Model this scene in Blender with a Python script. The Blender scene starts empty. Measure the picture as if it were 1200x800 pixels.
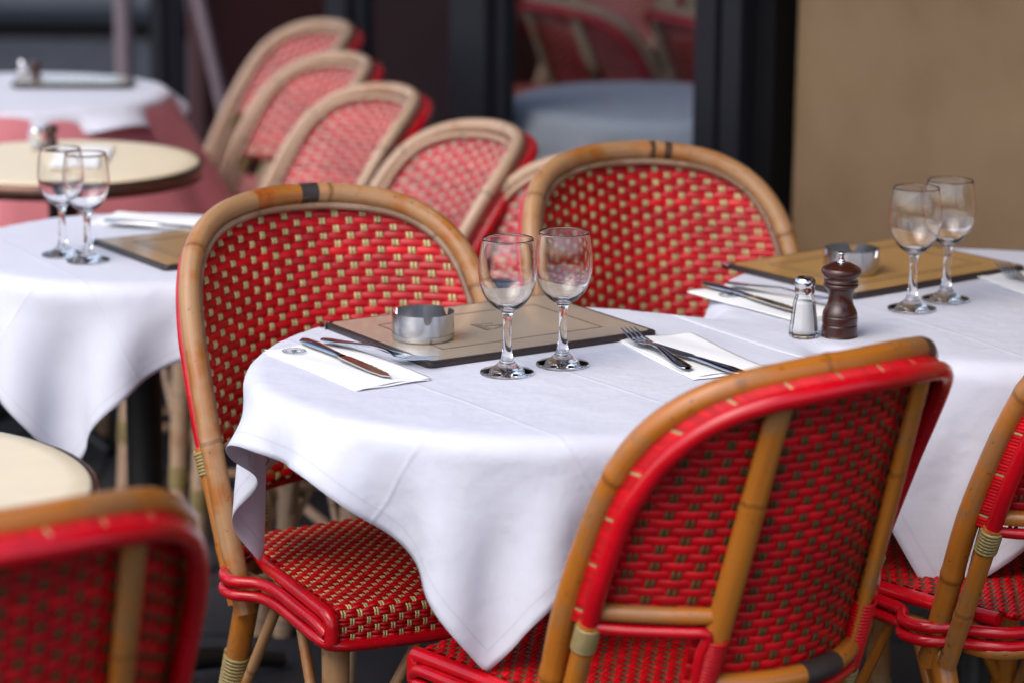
import bpy, math, random
import numpy as np
from mathutils import Vector, Matrix

random.seed(7)
rng = np.random.default_rng(7)
SC = bpy.context.scene
COL = SC.collection
RAD = math.radians

# ------------------------------------------------------------------ place frame
# the two nearest tables stand in a row along E1 (towards the shopfront); E2 runs along the shopfront
TH = RAD(32.2)
E1 = np.array([math.cos(TH), math.sin(TH), 0.0])
E2 = np.array([-math.sin(TH), math.cos(TH), 0.0])
CAM_H, PITCH, ROLL, LENS = 1.55, 13.0, 0.5, 97.5
TZ = 0.74


def W(a, b, z=0.0):
    p = E1 * a + E2 * b
    return np.array([p[0], p[1], z])


# ------------------------------------------------------------------ mesh building
class MB:
    def __init__(self):
        self.V, self.Q, self.T, self.Qm, self.Tm, self.U = [], [], [], [], [], []
        self.n = 0

    def add(self, V, Q=None, T=None, mat=0, UV=None):
        V = np.asarray(V, float).reshape(-1, 3)
        if UV is None:
            UV = np.zeros((len(V), 2))
        self.V.append(V)
        self.U.append(np.asarray(UV, float).reshape(-1, 2))
        if Q is not None and len(Q):
            Q = np.asarray(Q, int).reshape(-1, 4)
            self.Q.append(Q + self.n)
            self.Qm.append(np.broadcast_to(np.asarray(mat), (len(Q),)).copy())
        if T is not None and len(T):
            T = np.asarray(T, int).reshape(-1, 3)
            self.T.append(T + self.n)
            m = mat if np.isscalar(mat) else 0
            self.Tm.append(np.full(len(T), m))
        self.n += len(V)

    def build(self, name, mats, parent=None, smooth=True, bevel=0, loc=None):
        me = bpy.data.meshes.new(name)
        V = np.concatenate(self.V)
        U = np.concatenate(self.U)
        Q = np.concatenate(self.Q) if self.Q else np.zeros((0, 4), int)
        T = np.concatenate(self.T) if self.T else np.zeros((0, 3), int)
        Qm = np.concatenate(self.Qm) if self.Qm else np.zeros(0, int)
        Tm = np.concatenate(self.Tm) if self.Tm else np.zeros(0, int)
        if loc is not None:
            V = V - np.asarray(loc)
        me.vertices.add(len(V))
        me.vertices.foreach_set('co', V.ravel())
        li = np.concatenate([Q.ravel(), T.ravel()])
        me.loops.add(len(li))
        me.loops.foreach_set('vertex_index', li.astype(np.int32))
        me.polygons.add(len(Q) + len(T))
        ls = np.concatenate([np.arange(len(Q)) * 4, len(Q) * 4 + np.arange(len(T)) * 3])
        me.polygons.foreach_set('loop_start', ls.astype(np.int32))
        me.polygons.foreach_set('material_index', np.concatenate([Qm, Tm]).astype(np.int32))
        uv = me.uv_layers.new(name='UVMap')
        uv.data.foreach_set('uv', U[li].ravel())
        me.update(calc_edges=True)
        me.validate()
        me.polygons.foreach_set('use_smooth', np.full(len(me.polygons), smooth, dtype=bool))
        for m in (mats if isinstance(mats, (list, tuple)) else [mats]):
            me.materials.append(m)
        o = bpy.data.objects.new(name, me)
        COL.objects.link(o)
        if loc is not None:
            o.location = loc
        if parent is not None:
            o.parent = parent
        if bevel:
            b = o.modifiers.new('bevel', 'BEVEL')
            b.width = bevel
            b.segments = 2
            b.limit_method = 'ANGLE'
        return o


def grid_q(n, m, close_n=False, close_m=False):
    a = np.arange(n if close_n else n - 1)
    b = np.arange(m if close_m else m - 1)
    A, B = np.meshgrid(a, b, indexing='ij')
    A2, B2 = (A + 1) % n, (B + 1) % m
    return np.stack([A * m + B, A2 * m + B, A2 * m + B2, A * m + B2], -1).reshape(-1, 4)


def tangents(P, closed):
    if closed:
        T = np.roll(P, -1, 0) - np.roll(P, 1, 0)
    else:
        T = np.gradient(P, axis=0)
    return T / (np.linalg.norm(T, axis=1, keepdims=True) + 1e-12)


def tube(mb, P, r, nseg=10, closed=False, N=None, flat=1.0, mat=0, cap=True, uoff=0, sq=1.0):
    """swept tube; r half-width (scalar or per ring), flat = thickness along N relative to r"""
    P = np.asarray(P, float)
    n = len(P)
    T = tangents(P, closed)
    if N is None:
        N = np.zeros_like(P)
        ref = np.array([0, 0, 1.0]) if abs(T[0][2]) < 0.9 else np.array([0, 1.0, 0])
        v = ref - T[0] * (ref @ T[0])
        N[0] = v / np.linalg.norm(v)
        for i in range(1, n):
            v = N[i - 1] - T[i] * (N[i - 1] @ T[i])
            N[i] = v / (np.linalg.norm(v) + 1e-12)
    else:
        N = np.broadcast_to(np.asarray(N, float), P.shape)
        N = N - T * np.sum(N * T, 1, keepdims=True)
        N = N / (np.linalg.norm(N, axis=1, keepdims=True) + 1e-12)
    B = np.cross(T, N)
    r = np.broadcast_to(np.asarray(r, float), (n,))
    a = np.linspace(0, 2 * np.pi, nseg, endpoint=False)
    ca, sa = np.cos(a), np.sin(a)
    ca, sa = np.sign(ca) * np.abs(ca) ** sq, np.sign(sa) * np.abs(sa) ** sq
    ring = (B[:, None, :] * ca[None, :, None] + N[:, None, :] * (sa * flat)[None, :, None]) * r[:, None, None]
    V = (P[:, None, :] + ring).reshape(-1, 3)
    s = np.concatenate([[0], np.cumsum(np.linalg.norm(np.diff(P, axis=0), axis=1))])
    UV = np.stack([np.broadcast_to(a / (2 * np.pi) * 0.98 + 0.01 + uoff, (n, nseg)), np.broadcast_to(s[:, None], (n, nseg))], -1)
    Q = grid_q(n, nseg, closed, True)
    m = mat
    if not np.isscalar(mat):
        mm = np.asarray(mat)
        m = np.repeat(mm[:n if closed else n - 1], nseg)
    mb.add(V, Q, mat=m, UV=UV)
    if cap and not closed:
        mc = mat if np.isscalar(mat) else int(np.asarray(mat)[0])
        for i, sgn in ((0, 1), (n - 1, -1)):
            ringv = V[i * nseg:(i + 1) * nseg]
            c = ringv.mean(0)
            k = np.arange(nseg)
            tr = np.stack([np.full(nseg, nseg), (k + 1) % nseg, k], -1) if sgn > 0 else np.stack([np.full(nseg, nseg), k, (k + 1) % nseg], -1)
            mb.add(np.vstack([ringv, c]), T=tr[:, ::-1] if False else tr, mat=mc, UV=np.vstack([UV[i], UV[i][:1]]))


def knots(P, r, amp=0.075, period=0.27, ph=0.135):
    """radius along a cane with the slight swellings of its nodes"""
    sl = np.concatenate([[0], np.cumsum(np.linalg.norm(np.diff(P, axis=0), axis=1))])
    d = np.abs((sl / period - ph / period + 0.5) % 1 - 0.5) * period
    return r * (1 + amp * np.exp(-(d / 0.007) ** 2) - 0.02 * np.sin(sl * 23))


def smooth_path(pts, n=80, closed=False):
    """Catmull-Rom through pts, resampled to n points of equal arc length"""
    P = np.asarray(pts, float)
    if closed:
        P = np.vstack([P[-1], P, P[0], P[1]])
    else:
        P = np.vstack([2 * P[0] - P[1], P, 2 * P[-1] - P[-2]])
    out = []
    for i in range(1, len(P) - 2):
        p0, p1, p2, p3 = P[i - 1:i + 3]
        t = np.linspace(0, 1, 16, endpoint=False)[:, None]
        out.append(0.5 * ((2 * p1) + (-p0 + p2) * t + (2 * p0 - 5 * p1 + 4 * p2 - p3) * t ** 2 + (-p0 + 3 * p1 - 3 * p2 + p3) * t ** 3))
    out = np.vstack(out + [P[-2][None]])
    s = np.concatenate([[0], np.cumsum(np.linalg.norm(np.diff(out, axis=0), axis=1))])
    tt = np.linspace(0, s[-1], n, endpoint=not closed)
    return np.stack([np.interp(tt, s, out[:, k]) for k in range(P.shape[1])], -1)


def lathe(mb, prof, nseg=48, c=(0, 0, 0), mat=0, cap_first=True, cap_last=True):
    prof = np.asarray(prof, float)
    n = len(prof)
    a = np.linspace(0, 2 * np.pi, nseg, endpoint=False)
    V = np.stack([prof[:, 0][:, None] * np.cos(a), prof[:, 0][:, None] * np.sin(a), np.broadcast_to(prof[:, 1][:, None], (n, nseg))], -1)
    V = V.reshape(-1, 3) + np.asarray(c, float)
    Q = grid_q(n, nseg, False, True)[:, ::-1]
    mb.add(V, Q, mat=mat, UV=np.stack([np.broadcast_to(a / 6.2832, (n, nseg)), np.broadcast_to(prof[:, 1][:, None], (n, nseg))], -1))
    k = np.arange(nseg)
    if cap_first and prof[0, 0] > 1e-6:
        mb.add(np.vstack([V[:nseg], V[:nseg].mean(0)]), T=np.stack([np.full(nseg, nseg), (k + 1) % nseg, k], -1), mat=mat)
    if cap_last and prof[-1, 0] > 1e-6:
        mb.add(np.vstack([V[-nseg:], V[-nseg:].mean(0)]), T=np.stack([np.full(nseg, nseg), k, (k + 1) % nseg], -1), mat=mat)


BOXQ = np.array([(0, 3, 2, 1), (4, 5, 6, 7), (0, 1, 5, 4), (1, 2, 6, 5), (2, 3, 7, 6), (3, 0, 4, 7)])


def box(mb, x0, x1, y0, y1, z0, z1, frame=None, mat=0):
    V = np.array([(x0, y0, z0), (x1, y0, z0), (x1, y1, z0), (x0, y1, z0), (x0, y0, z1), (x1, y0, z1), (x1, y1, z1), (x0, y1, z1)], float)
    if frame == 'q':
        V = V[:, :1] * E1 + V[:, 1:2] * E2 + V[:, 2:] * np.array([0, 0, 1.0])
    mb.add(V, BOXQ, mat=mat, UV=V[:, :2])


def prism(mb, outline, z0, z1, mat=0):
    o = np.asarray(outline, float)
    n = len(o)
    V = np.vstack([np.c_[o, np.full(n, z0)], np.c_[o, np.full(n, z1)], [[*o.mean(0), z0]], [[*o.mean(0), z1]]])
    k = np.arange(n)
    k2 = (k + 1) % n
    Q = np.stack([k, k2, k2 + n, k + n], -1)
    T = np.vstack([np.stack([np.full(n, 2 * n), k2, k], -1), np.stack([np.full(n, 2 * n + 1), k + n, k2 + n], -1)])
    mb.add(V, Q, T, mat=mat, UV=V[:, :2])


def rrect(w, l, r, n=6):
    pts = []
    for cx, cy, a0 in ((w / 2 - r, l / 2 - r, 0), (-w / 2 + r, l / 2 - r, 90), (-w / 2 + r, -l / 2 + r, 180), (w / 2 - r, -l / 2 + r, 270)):
        for k in range(n):
            a = RAD(a0 + 90 * k / (n - 1))
            pts.append((cx + r * math.cos(a), cy + r * math.sin(a)))
    return pts


def tag(o, label=None, cat=None, group=None, kind=None):
    if label: o['label'] = label
    if cat: o['category'] = cat
    if group: o['group'] = group
    if kind: o['kind'] = kind
    return o


def empty(name, loc, rz=0.0):
    o = bpy.data.objects.new(name, None)
    COL.objects.link(o)
    o.empty_display_size = 0.05
    o.location = loc
    o.rotation_euler = (0, 0, rz)
    return o


def copy_tree(o, parent=None):
    c = o.copy()
    COL.objects.link(c)
    if parent is not None:
        c.parent = parent
    for ch in list(o.children):
        copy_tree(ch, c)
    return c


# ------------------------------------------------------------------ materials
class NT:
    def __init__(self, name):
        self.m = bpy.data.materials.new(name)
        self.m.use_nodes = True
        self.t = self.m.node_tree
        self.b = self.t.nodes['Principled BSDF']

    def n(self, typ, **kw):
        nd = self.t.nodes.new(typ)
        ins = kw.pop('ins', {})
        for k, v in kw.items():
            setattr(nd, k, v)
        for k, v in ins.items():
            self.put(nd.inputs[k], v)
        return nd

    def put(self, sock, v):
        if isinstance(v, bpy.types.NodeSocket):
            self.t.links.new(v, sock)
        elif hasattr(sock.default_value, '__len__') and not hasattr(v, '__len__'):
            sock.default_value = (v,) * len(sock.default_value)
        elif hasattr(sock.default_value, '__len__') and len(sock.default_value) == 4 and len(v) == 3:
            sock.default_value = (*v, 1)
        else:
            sock.default_value = v

    def math(self, op, a, b=0.0, c=0.0):
        nd = self.n('ShaderNodeMath', operation=op)
        for i, v in enumerate((a, b, c)):
            self.put(nd.inputs[i], v)
        return nd.outputs[0]

    def coord(self, k='Object'):
        return self.n('ShaderNodeTexCoord').outputs[k]

    def noise(self, vec, scale, detail=3, rough=0.55, w=None):
        nd = self.n('ShaderNodeTexNoise', ins={'Scale': scale, 'Detail': detail, 'Roughness': rough})
        if w is not None:
            nd.noise_dimensions = '4D'
            self.put(nd.inputs['W'], w)
        if vec is not None:
            self.t.links.new(vec, nd.inputs['Vector'])
        return nd.outputs['Fac']

    def scale(self, vec, s):
        nd = self.n('ShaderNodeMapping')
        self.t.links.new(vec, nd.inputs['Vector'])
        nd.inputs['Scale'].default_value = s
        return nd.outputs[0]

    def ramp(self, fac, stops):
        nd = self.n('ShaderNodeValToRGB')
        self.t.links.new(fac, nd.inputs['Fac'])
        e = nd.color_ramp.elements
        e[0].position, e[0].color = stops[0][0], (*stops[0][1], 1)
        e[1].position, e[1].color = stops[-1][0], (*stops[-1][1], 1)
        for p, c in stops[1:-1]:
            k = e.new(p)
            k.color = (*c, 1)
        return nd.outputs[0]

    def mix(self, fac, a, b, blend='MIX'):
        nd = self.n('ShaderNodeMix', data_type='RGBA', blend_type=blend)
        self.put(nd.inputs[0], fac)
        self.put(nd.inputs[6], a)
        self.put(nd.inputs[7], b)
        return nd.outputs[2]

    def bump(self, h, strength=0.3, dist=0.001, normal=None):
        nd = self.n('ShaderNodeBump', ins={'Height': h, 'Strength': strength, 'Distance': dist})
        if normal is not None:
            self.t.links.new(normal, nd.inputs['Normal'])
        self.t.links.new(nd.outputs[0], self.b.inputs['Normal'])
        return nd.outputs[0]

    def set(self, **kw):
        for k, v in kw.items():
            self.put(self.b.inputs[k.replace('_', ' ')], v)
        return self.m


def plain(name, col, rough=0.5, metal=0.0, var=0.12, vs=40, **kw):
    k = NT(name)
    f = k.noise(k.coord(), vs)
    c = k.ramp(f, [(0.3, tuple(x * (1 - var) for x in col)), (0.7, tuple(min(1, x * (1 + var)) for x in col))])
    k.set(Base_Color=c, Roughness=k.math('ADD', rough - 0.05, k.math('MULTIPLY', f, 0.1)), Metallic=metal)
    for a, v in kw.items():
        k.put(k.b.inputs[a.replace('_', ' ')], v)
    return k.m


def cane_mat(name, lacq, worn, amount, dark=(0.035, 0.02, 0.012)):
    k = NT(name)
    uv = k.coord('UV')
    ob = k.coord('Object')
    rnd = k.n('ShaderNodeObjectInfo').outputs['Random']
    w = k.math('MULTIPLY', rnd, 37.0)
    fib = k.noise(k.scale(uv, (26, 7, 1)), 1.0, 4, w=w)
    big = k.noise(ob, 9.0, 3, 0.6, w=w)
    chips = k.noise(ob, 55.0, 4, 0.65, w=w)
    sep = k.n('ShaderNodeSeparateXYZ')
    k.t.links.new(uv, sep.inputs[0])
    v = k.math('ADD', sep.outputs['Y'], k.math('MULTIPLY', k.noise(k.scale(uv, (5, 0.2, 1)), 1.0), 0.012))
    fr = k.math('FRACT', k.math('ADD', k.math('DIVIDE', v, 0.27), 0.0))
    node_ring = k.math('LESS_THAN', k.math('ABSOLUTE', k.math('SUBTRACT', fr, 0.5)), 0.011)
    wear = k.ramp(k.math('ADD', k.math('MULTIPLY', big, 0.75), k.math('MULTIPLY', chips, 0.25)), [(amount - 0.045, (0, 0, 0)), (amount + 0.045, (1, 1, 1))])
    c1 = k.mix(fib, tuple(x * 0.55 for x in lacq), tuple(x * 1.3 for x in lacq))
    c2 = k.mix(fib, tuple(x * 0.62 for x in worn), tuple(min(1, x * 1.25) for x in worn))
    c = k.mix(wear, c1, c2)
    spots = k.ramp(k.noise(ob, 130.0, 2, 0.5, w=w), [(0.66, (0, 0, 0)), (0.72, (1, 1, 1))])
    c = k.mix(k.math('MULTIPLY', spots, 0.75), c, tuple(x * 0.2 for x in lacq))
    patch = k.ramp(k.noise(ob, 5.0, 2, 0.5, w=k.math('ADD', w, 11.0)), [(0.70, (0, 0, 0)), (0.715, (1, 1, 1))])
    c = k.mix(k.math('MULTIPLY', patch, 0.85), c, dark)
    c = k.mix(k.math('MULTIPLY', node_ring, 0.5), c, tuple(x * 0.25 for x in lacq))
    k.bump(k.math('ADD', k.math('MULTIPLY', fib, 0.6), k.math('MULTIPLY', node_ring, 0.8)), 0.5, 0.0012)
    k.set(Base_Color=c, Roughness=k.math('ADD', 0.28, k.math('MULTIPLY', wear, 0.3)))
    k.b.inputs['Coat Weight'].default_value = 0.2
    return k.m


def lacquer(name, col, rough=0.3, coat=0.35):
    k = NT(name)
    ob = k.coord()
    f = k.noise(ob, 60.0, 3)
    g = k.noise(ob, 700.0, 2)
    c = k.mix(f, tuple(x * 0.78 for x in col), tuple(min(1, x * 1.15) for x in col))
    sep = k.n('ShaderNodeSeparateXYZ')
    k.t.links.new(k.coord('UV'), sep.inputs[0])
    wn = k.n('ShaderNodeTexWhiteNoise', noise_dimensions='1D')
    k.t.links.new(k.math('FLOOR', sep.outputs['X']), wn.inputs['W'])
    vary = k.math('ADD', 0.70, k.math('MULTIPLY', wn.outputs['Value'], 0.42))
    grime = k.ramp(k.noise(ob, 8.0, 4, 0.6), [(0.30, (0.72, 0.70, 0.68)), (0.55, (1, 1, 1))])
    hs = k.n('ShaderNodeHueSaturation')
    k.t.links.new(c, hs.inputs['Color'])
    k.t.links.new(vary, hs.inputs['Value'])
    c = k.mix(1.0, hs.outputs[0], grime, 'MULTIPLY')
    k.bump(g, 0.12, 0.0006)
    k.set(Base_Color=c, Roughness=k.math('ADD', rough - 0.08, k.math('MULTIPLY', f, 0.16)))
    k.b.inputs['Coat Weight'].default_value = coat
    k.b.inputs['Specular IOR Level'].default_value = 0.35
    k.b.inputs['Coat Roughness'].default_value = 0.12
    return k.m


def cloth_mat(name, col=(0.74, 0.75, 0.83), creases=(0.28, 0.5, 0.72), wr=1.0):
    k = NT(name)
    uv = k.coord('UV')
    ob = k.coord('Object')
    sep = k.n('ShaderNodeSeparateXYZ')
    k.t.links.new(uv, sep.inputs[0])
    u, v = sep.outputs['X'], sep.outputs['Y']
    h = None
    wob = k.math('MULTIPLY', k.math('SUBTRACT', k.noise(uv, 5.0, 2), 0.5), 0.012)
    for ax in (u, v):
        for cpos in creases:
            d = k.math('ABSOLUTE', k.math('SUBTRACT', k.math('ADD', ax, wob), cpos))
            ridge = k.math('MAXIMUM', k.math('SUBTRACT', 1.0, k.math('DIVIDE', d, 0.0055)), 0.0)
            h = ridge if h is None else k.math('ADD', h, ridge)
    # double hem
    edge = None
    for ax in (u, v):
        m = k.math('MINIMUM', ax, k.math('SUBTRACT', 1.0, ax))
        edge = m if edge is None else k.math('MINIMUM', edge, m)
    hem = k.math('LESS_THAN', edge, 0.022)
    stitch = k.math('LESS_THAN', k.math('ABSOLUTE', k.math('SUBTRACT', edge, 0.022)), 0.0014)
    wr1 = k.noise(ob, 11.0, 4, 0.5)
    wr2 = k.noise(ob, 34.0, 3, 0.5)
    wv = k.n('ShaderNodeTexNoise', ins={'Scale': 1.0, 'Detail': 1})
    k.t.links.new(k.scale(uv, (900, 900, 1)), wv.inputs['Vector'])
    tot = k.math('ADD', k.math('MULTIPLY', h, 0.0008), k.math('MULTIPLY', hem, 0.0016))
    tot = k.math('ADD', tot, k.math('MULTIPLY', wr1, 0.0075 * wr))
    tot = k.math('ADD', tot, k.math('MULTIPLY', wr2, 0.0009 * wr))
    tot = k.math('ADD', tot, k.math('MULTIPLY', wv.outputs['Fac'], 0.00025))
    k.bump(tot, 0.8, 1.0)
    c = k.mix(k.math('MULTIPLY', stitch, 0.25), col, tuple(x * 0.6 for x in col))
    c = k.mix(k.math('MULTIPLY', k.noise(ob, 6.0, 3), 0.12), c, tuple(x * 0.86 for x in col))
    k.set(Base_Color=c, Roughness=0.75)
    k.b.inputs['Sheen Weight'].default_value = 0.15
    tr = k.n('ShaderNodeBsdfTranslucent')
    k.put(tr.inputs['Color'], (0.72, 0.72, 0.80))
    mx = k.n('ShaderNodeMixShader')
    mx.inputs[0].default_value = 0.22
    out = k.t.nodes['Material Output']
    k.t.links.new(k.b.outputs[0], mx.inputs[1])
    k.t.links.new(tr.outputs[0], mx.inputs[2])
    k.t.links.new(mx.outputs[0], out.inputs['Surface'])
    return k.m


def glass_mat(name, tint=(1, 1, 1), rough=0.0):
    k = NT(name)
    k.set(Base_Color=tint, Roughness=rough, IOR=1.48)
    k.b.inputs['Transmission Weight'].default_value = 1.0
    return k.m


def pane_mat(name):
    k = NT(name)
    tr = k.n('ShaderNodeBsdfTransparent')
    k.put(tr.inputs['Color'], (0.86, 0.88, 0.88))
    gl = k.n('ShaderNodeBsdfGlossy')
    gl.inputs['Roughness'].default_value = 0.02
    lw = k.n('ShaderNodeLayerWeight', ins={'Blend': 0.5})
    fr = k.math('ADD', 0.04, k.math('MULTIPLY', 0.9, k.math('POWER', lw.outputs['Facing'], 5.0)))
    mx = k.n('ShaderNodeMixShader')
    k.t.links.new(fr, mx.inputs[0])
    k.t.links.new(tr.outputs[0], mx.inputs[1])
    k.t.links.new(gl.outputs[0], mx.inputs[2])
    k.t.links.new(mx.outputs[0], k.t.nodes['Material Output'].inputs['Surface'])
    return k.m


M = {}
M['cane_tan'] = cane_mat('cane_tan', (0.36, 0.125, 0.022), (0.38, 0.20, 0.085), 0.47)
M['cane_orange'] = cane_mat('cane_orange', (0.42, 0.135, 0.014), (0.32, 0.13, 0.035), 0.53)
M['cane_sky_sheen'] = cane_mat('cane_sky_sheen', (0.42, 0.235, 0.13), (0.48, 0.32, 0.21), 0.42)  # cane tone lightened to carry the sky's sheen
M['cane_dull'] = cane_mat('cane_dull', (0.22, 0.12, 0.07), (0.30, 0.19, 0.12), 0.5)
M['red'] = lacquer('red_lacquer', (0.55, 0.001, 0.007), 0.38, 0.03)
M['red_tube'] = lacquer('red_tube_lacquer', (0.54, 0.002, 0.009), 0.25, 0.3)
M['red_sky_sheen'] = lacquer('sky_sheen_red_strand', (0.52, 0.045, 0.05), 0.38, 0.5)  # red strand with the sky's reflection mixed into its colour
M['beige'] = lacquer('beige_strand', (0.56, 0.45, 0.19), 0.35, 0.3)
M['beige_wrap'] = lacquer('beige_wrap_strand', (0.46, 0.34, 0.15), 0.35, 0.3)
M['beige_sky_sheen'] = lacquer('sky_sheen_strand', (0.62, 0.50, 0.38), 0.4, 0.3)  # beige strand lightened for the same painted sky sheen
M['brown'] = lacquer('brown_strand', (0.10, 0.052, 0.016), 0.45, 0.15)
M['brass'] = lacquer('brass_cord', (0.34, 0.25, 0.09), 0.35, 0.3)
M['tape'] = plain('dark_tape', (0.03, 0.022, 0.02), 0.55)
M['scorch'] = plain('scorched_cane', (0.055, 0.022, 0.008), 0.5, var=0.4, vs=120)
M['varnish'] = plain('old_varnish', (0.34, 0.085, 0.012), 0.35, var=0.3, vs=90)
M['cloth'] = cloth_mat('white_tablecloth')
M['cloth_far'] = cloth_mat('white_tablecloth_far', wr=0.6)
M['pink_cloth'] = cloth_mat('pink_undercloth', (0.62, 0.19, 0.21), creases=(0.5,))
M['paper'] = plain('paper_napkin', (0.80, 0.80, 0.79), 0.85, var=0.02, vs=20)
M['print'] = plain('grey_print', (0.10, 0.11, 0.16), 0.7)
M['ink'] = plain('laundry_ink', (0.16, 0.15, 0.22), 0.8)
M['glass'] = glass_mat('clear_glass')
M['pane'] = pane_mat('window_glass')
M['steel'] = plain('brushed_steel', (0.60, 0.60, 0.61), 0.24, 1.0, 0.015, 12)
M['cutlery'] = plain('polished_steel', (0.60, 0.58, 0.58), 0.13, 1.0, 0.03, 30)
M['chrome'] = plain('chrome', (0.75, 0.75, 0.76), 0.12, 1.0, 0.03)
M['salt'] = plain('salt', (0.82, 0.82, 0.82), 0.9, var=0.04, vs=900)
M['blackmetal'] = plain('black_cast_iron', (0.012, 0.012, 0.013), 0.45)
M['cream'] = plain('cream_laminate', (0.74, 0.62, 0.42), 0.45, var=0.03, vs=15)
M['band'] = plain('dark_bronze_band', (0.10, 0.05, 0.035), 0.3, 0.6)
M['menu_edge'] = plain('dark_leather_edge', (0.028, 0.018, 0.018), 0.4)
M['menu_sky_beige'] = plain('menu_cover_sky_beige', (0.40, 0.33, 0.25), 0.24, var=0.03, vs=12, Coat_Weight=0.5)  # tan cover greyed, the sky's reflection put into its base colour
M['menu_ochre'] = plain('menu_cover_ochre', (0.42, 0.23, 0.07), 0.3, var=0.05, vs=12, Coat_Weight=0.3)
M['menu_line'] = plain('menu_line', (0.12, 0.09, 0.06), 0.4)
k = NT('mill_wood')
_o = k.coord()
_n = k.noise(k.scale(_o, (60, 60, 9)), 1.0, 5)
k.set(Base_Color=k.mix(_n, (0.016, 0.004, 0.0025), (0.065, 0.014, 0.006)), Roughness=0.28)
k.b.inputs['Coat Weight'].default_value = 0.15
M['mill'] = k.m
M['frame'] = plain('shopfront_paint', (0.012, 0.011, 0.016), 0.5, var=0.1, vs=6, Specular_IOR_Level=0.3)
M['frame_dark'] = plain('shopfront_paint_dark', (0.003, 0.0025, 0.003), 0.6, Specular_IOR_Level=0.15)
M['pole'] = plain('grey_pole_paint', (0.20, 0.15, 0.17), 0.4)
k = NT('ochre_stucco')
_o = k.coord()
_a, _b, _c = k.noise(_o, 2.2, 4), k.noise(_o, 9.0, 5, 0.65), k.noise(_o, 70.0, 4)
_m = k.math('ADD', k.math('MULTIPLY', _a, 0.6), k.math('MULTIPLY', _b, 0.4))
_col = k.ramp(_m, [(0.34, (0.215, 0.128, 0.062)), (0.5, (0.245, 0.152, 0.077)), (0.66, (0.262, 0.170, 0.090))])
k.bump(_c, 0.35, 0.003)
k.set(Base_Color=_col, Roughness=0.8)
M['stucco'] = k.m
k = NT('asphalt')
_o = k.coord()
_a, _b = k.noise(_o, 1.4, 4), k.noise(_o, 160.0, 3)
_br = k.n('ShaderNodeTexBrick', ins={'Scale': 1.0, 'Mortar Size': 0.006, 'Brick Width': 0.42, 'Row Height': 0.28, 'Color1': (1, 1, 1), 'Color2': (0.8, 0.8, 0.8), 'Mortar': (0.25, 0.25, 0.25)})
k.t.links.new(_o, _br.inputs['Vector'])
k.bump(_b, 0.6, 0.004)
k.set(Base_Color=k.mix(1.0, _br.outputs['Color'], k.mix(k.math('ADD', k.math('MULTIPLY', _a, 0.6), k.math('MULTIPLY', _b, 0.4)), (0.02, 0.02, 0.024), (0.06, 0.058, 0.064)), 'MULTIPLY'), Roughness=0.9)
k.b.inputs['Specular IOR Level'].default_value = 0.15
M['asphalt'] = k.m
M['kerb'] = plain('near_black_kerb', (0.003, 0.003, 0.004), 0.8, Specular_IOR_Level=0.1)  # near black base colour for the low band across the road
M['far_pave'] = plain('far_pavement', (0.055, 0.053, 0.058), 0.9, vs=3, Specular_IOR_Level=0.1)
M['dark_floor'] = plain('interior_floor_boards', (0.05, 0.03, 0.02), 0.5, vs=5)
M['dark_wall'] = plain('interior_wall_paint', (0.07, 0.015, 0.014), 0.7, vs=3)
M['column'] = plain('interior_column_paint', (0.34, 0.24, 0.15), 0.7, vs=4)

# ------------------------------------------------------------------ the chair
HZX0 = np.array([(0.385, 0.205), (0.50, 0.214), (0.60, 0.220), (0.70, 0.220), (0.755, 0.216), (0.795, 0.207), (0.826, 0.191), (0.850, 0.166), (0.866, 0.133), (0.874, 0.095), (0.879, 0.05), (0.880, 0.0)])
BK = {}


def set_back(rake, zk):
    """rake of the back and height of its upper part"""
    h = HZX0.copy()
    h[:, 0] = np.where(h[:, 0] > 0.585, 0.585 + (h[:, 0] - 0.585) * zk, h[:, 0])
    half = smooth_path([(x, z) for z, x in h], 300)
    BK.update(rake=rake, hzx=h, half=half, hz=np.maximum.accumulate(half[:, 1]), top=h[-1, 0])




def yb(x, z):
    x = np.asarray(x, float)
    z = np.asarray(z, float)
    side = -0.045 - BK['rake'] * (z - 0.43)
    bar = 0.105 + 0.22 * np.clip(BK['top'] - z, 0, 0.40)
    return side - bar * np.clip(1 - (x / 0.235) ** 2, 0, 1)


def ybn(x, z):
    e = 1e-4
    dx = (yb(x + e, z) - yb(x - e, z)) / (2 * e)
    dz = (yb(x, z + e) - yb(x, z - e)) / (2 * e)
    n = np.stack([-dx, np.ones_like(dx), -dz], -1)
    return n / np.linalg.norm(n, axis=-1, keepdims=True)


def arch(n=120, zmin=0.385, dx=0.0, dz=0.0, dy=0.0, dtop=0.0):
    pts = [(-x, z) for z, x in BK['hzx'][:-1]] + [(x, z) for z, x in BK['hzx'][::-1]]
    p = smooth_path(pts, 400)
    p = p[p[:, 1] >= zmin - 1e-6]
    s = np.concatenate([[0], np.cumsum(np.linalg.norm(np.diff(p, axis=0), axis=1))])
    t = np.linspace(0, s[-1], n)
    x, z = np.interp(t, s, p[:, 0]), np.interp(t, s, p[:, 1])
    T = np.gradient(np.stack([x, z], -1), axis=0)
    T /= np.linalg.norm(T, axis=1, keepdims=True)
    inx, inz = T[:, 1], -T[:, 0]           # inward normal in the plane of the arch
    dx = dx + dtop * np.clip((z / BK['top'] - 0.82) / 0.16, 0, 1)
    x2, z2 = x + inx * dx, z + inz * dx + dz
    return np.stack([x2, yb(x2, z2) + dy, z2], -1)


def xa(z):
    return np.interp(z, BK['hz'] + np.arange(len(BK['hz'])) * 1e-9, BK['half'][:, 0]) - 0.009


def za(x):
    h = BK['half'][::-1]
    k = np.argmax(h[:, 0]) + 1
    return np.interp(np.abs(x) + 0.009, h[:k, 0], h[:k, 1]) - 0.006


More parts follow.
